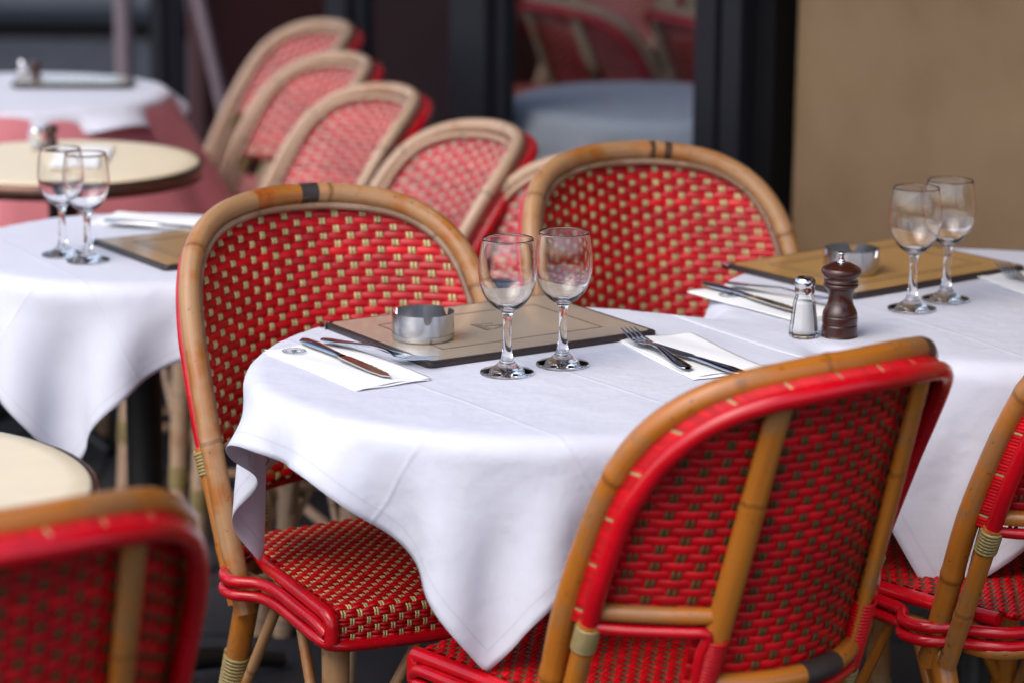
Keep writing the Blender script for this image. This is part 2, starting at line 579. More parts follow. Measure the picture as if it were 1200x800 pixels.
def weave(mb, surf, rows, cols, pr, pc, row_iv, col_iv, aw, ww, wt, wsep, vw, vt, vsep, sub=4, vshift=0.0, wsq=0.8, single=False):
    """rows/cols: integer index ranges; strands really go over and under one another"""
    for i in rows:
        for kk in ((0,) if single else (-1, 1)):
            t = i * pr + kk * wsep + rng.normal(0, 0.00022)
            for s0, s1 in row_iv(i * pr):
                if s1 - s0 < pc * 0.6: continue
                s = np.linspace(s0, s1, max(4, int((s1 - s0) / pc * sub) + 1))
                P, N = surf(s, np.full_like(s, t))
                h = -aw * np.cos(np.pi * (s / pc + i)) * rng.uniform(0.8, 1.2)
                tube(mb, P + N * h[:, None], ww * rng.uniform(0.94, 1.05), 8, N=N, flat=wt / ww, mat=0, cap=False, sq=wsq, uoff=int(rng.integers(0, 90)))
    for j in cols:
        for kk in (-1, 1):
            s = j * pc + kk * vsep + rng.normal(0, 0.00015)
            for t0, t1 in col_iv(j * pc):
                if t1 - t0 < pr: continue
                t = np.linspace(t0, t1, max(4, int((t1 - t0) / pr * sub) + 1))
                P, N = surf(np.full_like(t, s), t)
                h = aw * np.cos(np.pi * (t / pr + j))
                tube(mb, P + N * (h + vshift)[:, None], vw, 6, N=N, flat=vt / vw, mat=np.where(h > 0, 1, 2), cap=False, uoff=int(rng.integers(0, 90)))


def helix_wrap(mb, P, r, rw, turns, mat=0):
    """cord wound round a straight bar from P[0] to P[1]"""
    a, b = np.asarray(P[0], float), np.asarray(P[1], float)
    d = (b - a) / np.linalg.norm(b - a)
    u = np.cross(d, [0.3, 1, 0.2]); u /= np.linalg.norm(u)
    v = np.cross(d, u)
    t = np.linspace(0, 1, turns * 12 + 1)
    ang = t * turns * 2 * np.pi
    pts = a + (b - a) * t[:, None] + r * (np.cos(ang)[:, None] * u + np.sin(ang)[:, None] * v)
    tube(mb, pts, rw, 5, mat=mat)


def lerp(a, b, t):
    return np.asarray(a, float) * (1 - t) + np.asarray(b, float) * t


ZS, ZC = 0.585, 0.505          # lower edge of the side fields and of the middle field
XSP = 0.112                    # splat position


def make_chair():
    root = empty('bistro_chair', (0, 0, 0))
    m = MB(); Ah = arch(300); tube(m, Ah, knots(Ah, 0.0145 if BK['top'] > 0.85 else 0.0122), 12); m.build('hoop', M['cane_tan'], root)
    m = MB(); tube(m, arch(110, 0.46, dx=0.0165, dy=0.007), 0.0052, 8)
    m.build('inner_trim', M['cane_dull'], root)
    # woven back
    m = MB()
    pr, pc = 0.01025, 0.0185

    def surf(s, t):
        N = ybn(s, t)
        P = np.stack([s, yb(s, t), t], -1) - N * 0.004
        return P, N

    def row_iv(z):
        X = float(xa(z))
        if z > ZS: return [(-X, X)]
        return [(-XSP - 0.008, XSP + 0.008)]

    def col_iv(x):
        top = float(za(x))
        return [((ZS if abs(x) > XSP + 0.008 else ZC), top)]
    weave(m, surf, range(int(ZC / pr) + 1, int((BK['top'] - 0.004) / pr)), range(-11, 12), pr, pc, row_iv, col_iv, 0.0016, 0.00515, 0.00095, 0.00256, 0.0024, 0.0011, 0.0022, vshift=-0.0003, wsq=0.5, single=True)
    for x0, x1, z0 in ((-0.215, -XSP - 0.006, ZS + 0.003), (-XSP - 0.006, XSP + 0.006, ZC + 0.004), (XSP + 0.006, 0.215, ZS + 0.003)):
        gx_, gt_ = np.meshgrid(np.linspace(x0, x1, 16), np.linspace(0, 1, 24), indexing='ij')
        tz = np.maximum(za(np.clip(gx_, -0.2, 0.2)) - 0.004, z0 + 0.004)
        gz_ = z0 + gt_ * (tz - z0)
        lim = xa(gz_)
        gx_ = np.clip(gx_, -lim, lim)
        P_, N_ = surf(gx_.ravel(), gz_.ravel())
        m.add(P_, grid_q(16, 24), mat=0)
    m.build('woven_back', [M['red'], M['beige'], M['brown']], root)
    # red bound arch behind the hoop, the strands that wrap from one to the other
    dyb = -0.035
    A = arch(110, ZS, dx=0.003, dy=dyb, dtop=0.013)
    m = MB(); tube(m, A, 0.0105, 10); m.build('red_arch', M['red_tube'], root)
    m = MB()
    n = 210
    a0, a1, a2 = arch(n, ZS, dx=0.001, dy=-0.010, dtop=0.002), arch(n, ZS, dx=0.0, dy=-0.018, dtop=0.006), arch(n, ZS, dx=-0.001, dy=dyb + 0.002, dtop=0.012)
    for i in range(n):
        c = 1 if i % 13 == 3 else 0
        tube(m, np.array([a0[i], a1[i], a2[i]]), 0.0034 if c == 0 else 0.0024, 5, mat=c, cap=False, uoff=i % 90)
    m.build('edge_wrap', [M['red'], M['beige_wrap']], root)
    for s in (-1, 1):
        top = A[0] if s < 0 else A[-1]
        bot = np.array([s * 0.204, yb(0.204, 0.395) - 0.024, 0.39])
        m = MB(); Pu = np.array([lerp(top, bot, t) for t in np.linspace(0, 1, 60)]); tube(m, Pu, knots(Pu, 0.0125), 10)
        up = m.build('upright', M['cane_orange'], root)
        m = MB(); helix_wrap(m, (lerp(top, bot, 0.02), lerp(top, bot, 0.17)), 0.0122, 0.0027, 7)
        m.build('cord_binding', M['brass'], up)
        # splat, its binding
        zt_ = BK['top'] - 0.022
        zz = np.linspace(zt_, 0.43, 120)
        xs = np.interp(zz, [0.43, zt_], [XSP + 0.004, XSP - 0.008])
        P = np.stack([s * xs, yb(xs, zz) - 0.021, zz], -1)
        m = MB(); tube(m, P, knots(P, 0.0150, 0.06), 10, N=ybn(s * xs, zz), flat=0.6)
        sp = m.build('splat', M['cane_orange'], root)
        iz = lambda z: np.array([s * np.interp(z, zz[::-1], xs[::-1]), yb(np.interp(z, zz[::-1], xs[::-1]), z) - 0.021, z])
        m = MB(); helix_wrap(m, (iz(0.572), iz(0.487)), 0.0125, 0.0022, 20); m.build('red_binding', M['red'], sp)
        m = MB(); helix_wrap(m, (iz(0.484), iz(0.455)), 0.0125, 0.0026, 6); m.build('cord_binding', M['brass'], sp)
        xx = np.linspace(XSP + 0.004, 0.205, 10)
        P = np.stack([s * xx, yb(xx, ZS + 0.016) - 0.017, np.full(10, ZS + 0.014)], -1)
        m = MB(); tube(m, P, 0.010, 8); m.build('side_rail', M['cane_tan'], root)
    xx = np.linspace(-XSP + 0.004, XSP - 0.004, 16)
    P = np.stack([xx, yb(xx, ZC + 0.012) - 0.017, np.full(16, ZC + 0.010)], -1)
    m = MB(); tube(m, P, 0.0125, 10); m.build('bottom_rail', M['cane_orange'], root)
    # red piping round the lower outline
    out = []
    xe = abs(A[0][0])
    for x, z, d in ((-xe, ZS + 0.01, dyb), (-xe + 0.003, ZS - 0.001, dyb), (-xe + 0.03, ZS - 0.004, -0.03), (-XSP - 0.03, ZS - 0.004, -0.027), (-XSP + 0.004 - 0.016, ZS - 0.006, -0.028), (-XSP - 0.014, ZS - 0.03, -0.028), (-XSP - 0.012, ZC + 0.02, -0.028), (-XSP - 0.004, ZC - 0.008, -0.026), (-XSP + 0.03, ZC - 0.010, -0.026)):
        out.append((x, z, d))
    out = out + [(0, ZC - 0.010, -0.026)] + [(-x, z, d) for x, z, d in out[::-1]]
    P = smooth_path([(x, float(yb(x, z)) + d, z) for x, z, d in out], 150)
    m = MB(); tube(m, P, 0.0068, 8); m.build('lower_piping', M['red_tube'], root)

    # ---------------- seat
    YF, YR, ZT = 0.165, -0.165, 0.458

    def hx(y):
        return np.interp(y, [YR, -0.05, YF], [0.160, 0.182, 0.197])
    L = YF - YR

    def sxy(s, t):
        # t runs from the rear (0) to the front edge and then down over it
        bow = 0.022 * (1 - (s / 0.2) ** 2)
        rc = 0.013
        t1 = L - rc
        a = np.clip((t - t1) / rc, 0, np.pi / 2)
        dn = np.clip(t - t1 - rc * np.pi / 2, 0, 1)
        y = YR + np.minimum(t, t1) + rc * np.sin(a) + bow * np.clip(t / L, 0, 1)
        z = ZT + 0.007 * (1 - (s / 0.2) ** 2) * np.clip(1.2 - np.abs(t / L - 0.5) * 2, 0, 1) - rc * (1 - np.cos(a)) - dn
        return np.stack([s, y, z], -1), a

    def ssurf(s, t):
        P, a = sxy(s, t)
        N = np.stack([np.zeros_like(s), np.sin(a), np.cos(a)], -1)
        return P, N
    m = MB()
    pr, pc = 0.0100, 0.0105
    TE = L - 0.013 + 0.013 * 1.57 + 0.034

    def srow(t):
        X = float(hx(YR + min(t, L))) - 0.006
        return [(-X, X)]

    def scol(x):
        y0 = 0.0
        if abs(x) > 0.155:
            y0 = max(0.0, np.interp(abs(x), [0.154, 0.176, 0.191], [0.0, 0.115, L]))
        return [(y0, TE)]
    weave(m, ssurf, range(0, int(TE / pr) + 1), range(-17, 18), pr, pc, srow, scol, 0.0016, 0.0027, 0.0019, 0.0025, 0.0016, 0.0011, 0.0017)
    # the web under the weave so the seat is closed
    ss, tt = np.meshgrid(np.linspace(-1, 1, 20), np.linspace(0, TE, 26), indexing='ij')
    Xh = hx(YR + np.minimum(tt, L)) - 0.004
    P, N = ssurf((ss * Xh).ravel(), tt.ravel())
    m.add(P - N * 0.0045, grid_q(20, 26), mat=0)
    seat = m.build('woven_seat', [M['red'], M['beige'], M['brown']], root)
    # rolled red edge and the two red canes round the seat that pass outside the uprights
    for s in (-1, 1):
        m = MB()
        y = np.linspace(YR + 0.02, YF - 0.001, 24)
        P = np.stack([s * (hx(y) - 0.001), y, np.full(24, ZT - 0.006)], -1)
        P = np.vstack([P, [(s * 0.1955, YF + 0.0035, ZT - 0.011), (s * 0.1955, YF + 0.005, ZT - 0.020), (s * 0.1955, YF + 0.0045, ZT - 0.040)]])
        tube(m, P, 0.0100, 8, flat=1.0)
        m.build('rolled_edge', M['red_tube'], seat)
    m = MB()
    pts = [(-0.204, -0.11), (-0.229, -0.085), (-0.231, -0.05), (-0.205, -0.022), (-0.199, 0.02), (-0.203, 0.09), (-0.204, YF - 0.02), (-0.200, YF + 0.002)]
    dz = [0, 0, 0, 0, 0, 0, -0.002, -0.012]
    half = [(x, y, ZT - 0.018 + d) for (x, y), d in zip(pts, dz)]
    tube(m, smooth_path(half[::-1] + [(-0.150, YR - 0.005, ZT - 0.018), (0, YR - 0.02, ZT - 0.018), (0.150, YR - 0.005, ZT - 0.018)] + [(-x, y, z) for x, y, z in half], 150), 0.0080, 8)
    pts = [(-0.150, YR - 0.005), (-0.204, -0.11), (-0.230, -0.085), (-0.232, -0.05), (-0.206, -0.022), (-0.200, 0.02), (-0.204, 0.09), (-0.205, YF - 0.02), (-0.193, YF + 0.004), (-0.15, YF + 0.012), (-0.07, YF + 0.021)]
    dz = [0] * 7 + [-0.002, -0.008, -0.010, -0.010]
    half = [(x, y, ZT - 0.036 + d) for (x, y), d in zip(pts, dz)]
    tube(m, smooth_path(half + [(0, YF + 0.024, ZT - 0.046)] + [(-x, y, z) for x, y, z in half[::-1]] + [(0.0, YR - 0.02, ZT - 0.036)], 150, closed=True), 0.0078, 8, closed=True)
    m.build('seat_piping', M['red_tube'], seat)
    # frame and legs
    m = MB()
    pts = [(-0.15, YR), (-0.175, -0.05), (-0.18, 0.1), (-0.165, YF - 0.015), (0.165, YF - 0.015), (0.18, 0.1), (0.175, -0.05), (0.15, YR)]
    tube(m, smooth_path([(x, y, ZT - 0.043) for x, y in pts], 80, closed=True), 0.012, 8, closed=True)
    m.build('seat_frame', M['cane_tan'], root)
    for s in (-1, 1):
        a, b = np.array([s * 0.170, 0.128, 0.425]), np.array([s * 0.183, 0.150, 0.0])
        m = MB(); tube(m, np.array([lerp(a, b, t) for t in np.linspace(0, 1, 120)]), knots(np.array([lerp(a, b, t) for t in np.linspace(0, 1, 120)]), np.linspace(0.0185, 0.016, 120)), 10)
        lg = m.build('leg', M['cane_tan'], root)
        m = MB(); helix_wrap(m, (lerp(a, b, 0.62), lerp(a, b, 0.72)), 0.017, 0.0024, 9); m.build('cord_binding', M['brass'], lg)
        # rear leg
        c, d = np.array([s * 0.196, -0.075, 0.425]), np.array([s * 0.212, -0.215, 0.0])
        m = MB(); tube(m, np.array([lerp(c, d, t) for t in np.linspace(0, 1, 120)]), knots(np.array([lerp(c, d, t) for t in np.linspace(0, 1, 120)]), np.linspace(0.017, 0.0155, 120)), 10)
        lg = m.build('leg', M['cane_orange'], root)
        m = MB(); helix_wrap(m, (lerp(c, d, 0.25), lerp(c, d, 0.42)), 0.0168, 0.0024, 14); m.build('cord_binding', M['brass'], lg)
        for e, f in (((s * 0.178, 0.138, 0.20), (s * 0.05, 0.150, 0.418)), ((s * 0.180, 0.130, 0.19), (s * 0.172, 0.02, 0.418)), ((s * 0.205, -0.145, 0.19), (s * 0.180, -0.02, 0.415))):
            m = MB(); tube(m, np.array([lerp(e, f, t) for t in np.linspace(0, 1, 10)]), 0.0075, 8); m.build('brace', M['cane_tan'], root)
        g, h = lerp(a, b, 0.68), lerp(c, d, 0.68)
        m = MB(); tube(m, np.array([g, h]), 0.0095, 8); m.build('stretcher', M['cane_tan'], root)
    m = MB(); tube(m, np.array([(-0.196, -0.02, 0.136), (0.196, -0.02, 0.136)]), 0.0095, 8); m.build('stretcher', M['cane_tan'], root)
    return root


def variant(root, sub):
    """give the parts of one chair their own materials (lacquer worn or not, dark strands or sky sheen in the colour)"""
    def go(o):
        if o.type == 'MESH':
            for i, s in enumerate(o.material_slots):
                if s.material and s.material.name in sub:
                    new = sub[s.material.name]
                    s.link = 'OBJECT'
                    s.material = new
        for c in o.children: go(c)
    go(root)


set_back(0.60, 0.765)
LOWCHAIR = make_chair()
set_back(0.45, 1.0)
CHAIR = make_chair()
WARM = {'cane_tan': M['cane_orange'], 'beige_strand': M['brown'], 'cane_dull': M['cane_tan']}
SKY_SHEEN = {'cane_tan': M['cane_sky_sheen'], 'red_lacquer': M['red_sky_sheen'], 'beige_strand': M['beige_sky_sheen'], 'cane_dull': M['cane_sky_sheen'], 'cane_orange': M['cane_sky_sheen']}  # row chairs: sky reflection painted into red, strand and cane colours
used = {}


def chair(a, b, face, label, group='red woven bistro chairs on the terrace', sub=None, proto=None):
    """a, b place the seat centre in the E1/E2 frame; face is the facing angle in that frame (degrees, 90 = along E2)"""
    proto = proto or CHAIR
    o = copy_tree(proto) if proto.name in used else proto
    used[proto.name] = 1
    o.location = W(a, b, 0)
    o.rotation_euler = (0, 0, TH + RAD(face) - math.pi / 2)
    tag(o, label, 'chair', group)
    return o, sub


ch = []
ch.append(chair(1.748, 3.022, -93, 'red woven chair with beige flecks and worn tan hoop behind the beige menu'))
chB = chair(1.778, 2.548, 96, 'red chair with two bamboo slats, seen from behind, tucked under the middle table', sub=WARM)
ch.append(chB)
ch.append(chair(2.340, 3.120, -96, 'orange hooped red chair behind the pepper mill, its back to the window'))
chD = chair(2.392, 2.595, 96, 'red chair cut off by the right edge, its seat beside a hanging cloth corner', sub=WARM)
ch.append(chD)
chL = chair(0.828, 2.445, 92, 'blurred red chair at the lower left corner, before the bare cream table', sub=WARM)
ch.append(chL)
ROW = 'pale chairs lined up along the window'
ch.append(chair(2.17, 3.79, 168, 'pale pink chair mostly hidden behind the orange hooped chair', ROW, SKY_SHEEN, LOWCHAIR))
ch.append(chair(2.208, 4.182, 171, 'pale pink chair with pale hoop, largest of the row by the window', ROW, SKY_SHEEN, LOWCHAIR))
ch.append(chair(2.295, 4.69, 171, 'pale pink chair second from the front among the fully seen pale hoops', ROW, SKY_SHEEN, LOWCHAIR))
ch.append(chair(2.458, 5.166, 171, 'third pale chair of the row by the window, its hoop nearly edge on', ROW, SKY_SHEEN, LOWCHAIR))
ch.append(chair(2.722, 5.726, 171, 'farthest pale chair of the row, its tan hoop reaching highest', ROW, SKY_SHEEN, LOWCHAIR))
ch.append(chair(1.25, 4.05, -10, 'red chair at the far left, its seat under the pointed white cloth corner'))
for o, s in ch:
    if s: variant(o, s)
m = MB()
xx = np.linspace(-0.005, 0.052, 10)
P = np.stack([xx, yb(xx, ZC + 0.012) - 0.017, np.full(10, ZC + 0.010)], -1)
tube(m, P, 0.0136, 12)
m.build('tape_patch', M['tape'], chB[0])
# dark worn marks on three of the hoops
Ah = arch(600)
for o, i0, i1, mt in ((ch[0][0], 285, 298, 'tape'), (chB[0], 352, 366, 'scorch'), (ch[2][0], 262, 268, 'scorch'), (ch[2][0], 274, 280, 'scorch'), (ch[0][0], 318, 332, 'varnish')):
    m = MB(); tube(m, Ah[i0:i1], 0.01485, 16); m.build('worn_mark', M[mt], o)

# ------------------------------------------------------------------ tables
def table(a, b, r, label, bare=False, z=TZ - 0.005):
    root = empty('cafe_table', W(a, b, 0))
    tag(root, label, 'table', 'round cafe tables')
    m = MB()
    lathe(m, [(r - 0.02, z - 0.026), (r - 0.003, z - 0.022), (r - 0.003, z - 0.004), (r - 0.008, z - 0.0005), (r - 0.03, z)], 64)
    m.build('tabletop', M['cream'], root)
    m = MB()
    lathe(m, [(r - 0.0025, z - 0.03), (r + 0.003, z - 0.03), (r + 0.004, z - 0.018), (r + 0.003, z - 0.004), (r - 0.0025, z - 0.003)], 64, cap_first=False, cap_last=False)
    m.build('edge_band', M['band'], root)
    m = MB()
    lathe(m, [(0.16, z - 0.027), (0.15, z - 0.035), (0.04, z - 0.05), (0.028, z - 0.08), (0.026, 0.12), (0.04, 0.09), (0.05, 0.05)], 24)
    m.build('pedestal', M['blackmetal'], root)
    m = MB()
    for k in range(4):
        an = RAD(45 + 90 * k)
        d = np.array([math.cos(an), math.sin(an), 0])
        P = smooth_path([d * 0.03 + [0, 0, 0.07], d * 0.12 + [0, 0, 0.055], d * 0.22 + [0, 0, 0.03], d * 0.27 + [0, 0, 0.014]], 12)
        tube(m, P, np.linspace(0.022, 0.013, 12), 8)
    m.build('foot', M['blackmetal'], root)
    return root


T4Q, T5Q = (1.948, 4.621), (2.217, 5.455)
T1, T2, T3, T4, T5, TL = (1.825, 2.84), (2.58, 2.84), (1.72, 3.79), T4Q, T5Q, (0.87, 2.77)
table(*T1, 0.356, 'round table in the middle, under the white cloth with the two empty glasses')
table(*T2, 0.385, 'round table by the ochre wall, under the cloth with salt and pepper')
table(*T3, 0.283, 'round table with black post at the left, under the hanging white cloth')
table(*T4, 0.25, 'bare cream topped round table at the left, before the far pink cloth')
table(*T5, 0.295, 'farthest round table at the left, under white and pink cloths')
table(*TL, 0.30, 'bare cream round table cut off by the left edge, near the blurred chair')


# ------------------------------------------------------------------ cloth
def drape(center, discs, size, N=61, steps=620, rot=0.0, zt=TZ, seed=1, lift=0.0, stiff=1.0):
    """square cloth let fall on round table tops: particles, length constraints, contact with rounded discs"""
    r_ = np.random.default_rng(seed)
    g = (np.arange(N) / (N - 1) - 0.5) * size
    U, V = np.meshgrid(g, g, indexing='ij')
    c, s = math.cos(rot), math.sin(rot)
    a, b = center[0] + U * c - V * s, center[1] + U * s + V * c
    P = np.stack([a, b, np.full_like(a, zt + 0.003 + lift)], -1)
    P[..., 2] += r_.normal(0, 0.0004, P.shape[:2])
    X = P.copy()
    L = size / (N - 1)
    idx = np.arange(N * N).reshape(N, N)

    def groups(di, dj):
        A = idx[max(0, -di):N - max(0, di), max(0, -dj):N - max(0, dj)]
        I, J = np.meshgrid(np.arange(A.shape[0]), np.arange(A.shape[1]), indexing='ij')
        B = idx[max(0, -di) + di:N - max(0, di) + di, max(0, -dj) + dj:N - max(0, dj) + dj]
        par = (I // max(1, abs(di))) % 2 if di else (J // abs(dj)) % 2
        return [(A[par == k], B[par == k], L * math.hypot(di, dj)) for k in (0, 1)]
    cons = []
    for di, dj, st in ((1, 0, 1.0), (0, 1, 1.0), (1, 1, 0.55), (1, -1, 0.55), (2, 0, min(0.9, 0.22 * stiff)), (0, 2, min(0.9, 0.22 * stiff)), (4, 0, min(0.9, 0.10 * stiff ** 1.6)), (0, 4, min(0.9, 0.10 * stiff ** 1.6)), (8, 0, 0.03 * (stiff - 1)), (0, 8, 0.03 * (stiff - 1))):
        for A, B, l in groups(di, dj):
            cons.append((A, B, l, st))
    x = X.reshape(-1, 3)
    v = np.zeros_like(x)
    dt = 0.0045
    hc, rc, th = 0.016, 0.006, 0.0016
    for it in range(steps):
        v[:, 2] -= 9.81 * dt
        v *= 0.988
        p = x + v * dt
        for A, B, l, st in cons:
            d = p[B] - p[A]
            ln = np.sqrt((d * d).sum(1)) + 1e-9
            corr = d * ((ln - l) / ln * 0.5 * st)[:, None]
            p[A] += corr
            p[B] -= corr
        touched = np.zeros(len(p), bool)
        for (ca, cb, R) in discs:
            da, db = p[:, 0] - ca, p[:, 1] - cb
            d = np.sqrt(da * da + db * db) + 1e-9
            zc = zt - hc
            qx, qz = d - (R - rc), np.abs(p[:, 2] - zc) - (hc - rc)
            ox, oz = np.maximum(qx, 0), np.maximum(qz, 0)
            lo = np.sqrt(ox * ox + oz * oz)
            sd = lo + np.minimum(np.maximum(qx, qz), 0) - rc
            hit = sd < th
            if not hit.any(): continue
            touched |= hit
            inside = lo < 1e-7
            gx = np.where(inside, (qx > qz).astype(float), ox / (lo + 1e-9))
            gz = np.where(inside, (qx <= qz).astype(float), oz / (lo + 1e-9)) * np.sign(p[:, 2] - zc + 1e-6)
            push = np.where(hit, th - sd, 0)
            p[:, 0] += push * gx * da / d
            p[:, 1] += push * gx * db / d
            p[:, 2] += push * gz
        v = (p - x) / dt
        v[touched] *= 0.55
        x = p
    X = x.reshape(N, N, 3)
    wpos = X[..., :1] * E1 + X[..., 1:2] * E2 + X[..., 2:] * np.array([0, 0, 1.0])
    return wpos


def cloth_object(name, pos, loc, mat, label):
    N = pos.shape[0]
    m = MB()
    uu, vv = np.meshgrid(np.linspace(0, 1, N), np.linspace(0, 1, N), indexing='ij')
    m.add(pos.reshape(-1, 3), grid_q(N, N), UV=np.stack([uu, vv], -1).reshape(-1, 2))
    o = m.build(name, mat, loc=loc)
    ss = o.modifiers.new('subsurf', 'SUBSURF')
    ss.levels = ss.render_levels = 1
    so = o.modifiers.new('solid', 'SOLIDIFY')
    so.thickness = 0.0008
    so.offset = 0
    tag(o, label, 'tablecloth', 'white tablecloths')
    return o


pos1 = drape(T1, [(*T1, 0.364)], 0.845, seed=3, stiff=1.45, rot=RAD(4))
c1 = cloth_object('tablecloth', pos1, W(*T1, TZ), M['cloth'], 'white cloth on the middle table, its corner hanging towards the camera')
pos2 = drape(T2, [(*T2, 0.393), (*T1, 0.364)], 0.96, seed=5, stiff=2.0, zt=TZ + 0.0013)
c2 = cloth_object('tablecloth', pos2, W(*T2, TZ), M['cloth'], 'white cloth under salt and pepper, overlapping the middle cloth')
pos3 = drape(T3, [(*T3, 0.292)], 0.74, seed=8, rot=RAD(-2), N=49, stiff=1.5)
c3 = cloth_object('tablecloth', pos3, W(*T3, TZ), M['cloth_far'], 'white cloth at the left with one long corner pointing down')

# inked laundry mark on the inside of the hem of the middle cloth
def on_cloth(pos, u, v, off):
    N = pos.shape[0]
    fu, fv = np.clip(u, 0, 0.9999) * (N - 1), np.clip(v, 0, 0.9999) * (N - 1)
    i, j = fu.astype(int), fv.astype(int)
    a, b = (fu - i)[:, None], (fv - j)[:, None]
    p = pos[i, j] * (1 - a) * (1 - b) + pos[i + 1, j] * a * (1 - b) + pos[i, j + 1] * (1 - a) * b + pos[i + 1, j + 1] * a * b
    n = np.cross(pos[i + 1, j] - pos[i, j], pos[i, j + 1] - pos[i, j])
    n /= np.linalg.norm(n, axis=1, keepdims=True)
    return p + n * off


def text_mesh(body, size):
    cu = bpy.data.curves.new('t', 'FONT')
    cu.body = body
    cu.size = size
    cu.align_x, cu.align_y = 'CENTER', 'CENTER'
    cu.resolution_u = 3
    o = bpy.data.objects.new('t', cu)
    COL.objects.link(o)
    dg = bpy.context.evaluated_depsgraph_get()
    me = o.evaluated_get(dg).to_mesh()
    V = np.array([v.co[:] for v in me.vertices])
    T = []
    me.calc_loop_triangles()
    T = np.array([t.vertices[:] for t in me.loop_triangles])
    o.evaluated_get(dg).to_mesh_clear()
    bpy.data.objects.remove(o)
    bpy.data.curves.remove(cu)
    return V, T


V, T = text_mesh('EXOS', 0.019)
uv = np.stack([0.16 + V[:, 0] / 0.845, 0.982 - V[:, 1] / 0.845], -1)
m = MB()
m.add(on_cloth(pos1, uv[:, 0], uv[:, 1], -0.0016), T=T)
mk = m.build('laundry_mark', M['ink'], loc=W(*T1, TZ))
mk.parent = c1
mk.location = (0, 0, 0)

# pink undercloth and round white cloth on the farthest table
def skirt(name, c, r, drop, flare, nf, mat, label, group, z=TZ, seed=0, top=True):
    rr = np.random.default_rng(seed)
    ns = 180
    an = np.linspace(0, 2 * np.pi, ns, endpoint=False)
    ph = rr.uniform(0, 6.28, 4)
    fold = sum(np.sin(an * k + p) * w for k, p, w in zip((nf, nf + 3, 2 * nf + 1, 5), ph, (0.5, 0.35, 0.2, 0.3)))
    prof = [(0.02, 0), (0.5, 0), (0.9, 0), (0.985, 0)]
    V = [np.stack([an * 0 + np.cos(an) * r * f, np.sin(an) * r * f, np.full(ns, z)], -1) for f, _ in prof]
    for t in np.linspace(0, 1, 14):
        rad = r + 0.004 + flare * t + fold * 0.022 * t
        V.append(np.stack([np.cos(an) * rad, np.sin(an) * rad, np.full(ns, z - 0.006 - drop * t)], -1))
    V = np.array(V)
    n = len(V)
    m = MB()
    UV = np.stack([np.broadcast_to(0.5 + 0.4 * np.cos(an), (n, ns)), np.broadcast_to(0.5 + 0.4 * np.sin(an), (n, ns))], -1)
    m.add(V.reshape(-1, 3) + W(*c, 0), grid_q(n, ns, False, True)[:, ::-1], UV=UV)
    o = m.build(name, mat, loc=W(*c, z))
    so = o.modifiers.new('solid', 'SOLIDIFY')
    so.thickness = 0.001
    tag(o, label, 'tablecloth', group)
    return o


skirt('undercloth', T5, 0.300, 0.40, 0.22, 9, M['pink_cloth'], 'dusty pink undercloth spreading below the farthest white cloth', None, TZ + 0.001, 2)
c5 = c3.copy(); COL.objects.link(c5)
c5.location = W(*T5, TZ + 0.003); c5.rotation_euler = (0, 0, RAD(12)); c5.scale = (1.05, 1.05, 0.5)
tag(c5, 'white cloth on the farthest table, laid over the pink one', 'tablecloth', 'white tablecloths')

# ------------------------------------------------------------------ table ware
ZTOP = TZ + 0.0021          # upper face of the cloth
ROT = TH


def place(o, a, b, z, ang=0.0):
    o.location = W(a, b, z)
    o.rotation_euler = (0, 0, TH + RAD(ang))
    return o


def make_glass(h=0.169):
    outer = [(0.0, 0.0), (0.031, 0.0), (0.0335, 0.0012), (0.0333, 0.0028), (0.028, 0.0046), (0.018, 0.008), (0.0105, 0.0135), (0.0072, 0.021), (0.0056, 0.033), (0.0050, 0.048), (0.0052, 0.062), (0.0062, 0.071), (0.0095, 0.0768), (0.0185, 0.0825), (0.0270, 0.092), (0.0326, 0.104), (0.0356, 0.117), (0.0361, 0.129), (0.0351, 0.142), (0.0333, 0.154), (0.0314, 0.1645)]
    inner = [(0.03115, 0.1651), (0.0308, 0.1645), (0.0327, 0.154), (0.0345, 0.142), (0.03545, 0.129), (0.0350, 0.117), (0.0319, 0.1047), (0.0261, 0.0933), (0.0175, 0.0850), (0.0090, 0.0815), (0.0, 0.0802)]
    op = smooth_path(outer, 90)
    ip = smooth_path(inner, 44)
    pr = np.vstack([op, ip])
    pr[:, 0] = np.maximum(pr[:, 0], 1e-5)
    m = MB()
    lathe(m, pr * np.array([1, h / 0.165]), 56)
    return m.build('wine_glass', M['glass'])


g0 = make_glass()
place(g0, 1.767, 2.817, ZTOP + 0.0001)
GG = 'empty stemmed wine glasses on the tables'
tag(g0, 'left one of the two empty wine glasses on the middle table', 'wine glass', GG)
for a, b, lab, s in ((1.850, 2.819, 'right one of the two empty wine glasses on the middle table', 1),
                     (2.437, 2.845, 'empty wine glass by the ochre wall, the one standing nearer the pepper mill', 1),
                     (2.518, 2.869, 'empty wine glass by the ochre wall, the one nearer the wall', 1),
                     (1.602, 3.715, 'blurred wine glass at the left, front one of the overlapping pair', 0.95),
                     (1.588, 3.775, 'blurred wine glass at the left, rear one of the overlapping pair', 0.95)):
    g = g0.copy()
    COL.objects.link(g)
    place(g, a, b, ZTOP + 0.0001 + (0.0016 if a > 2 else 0), 20)
    g.scale = (s, s, s)
    tag(g, lab, 'wine glass', GG)


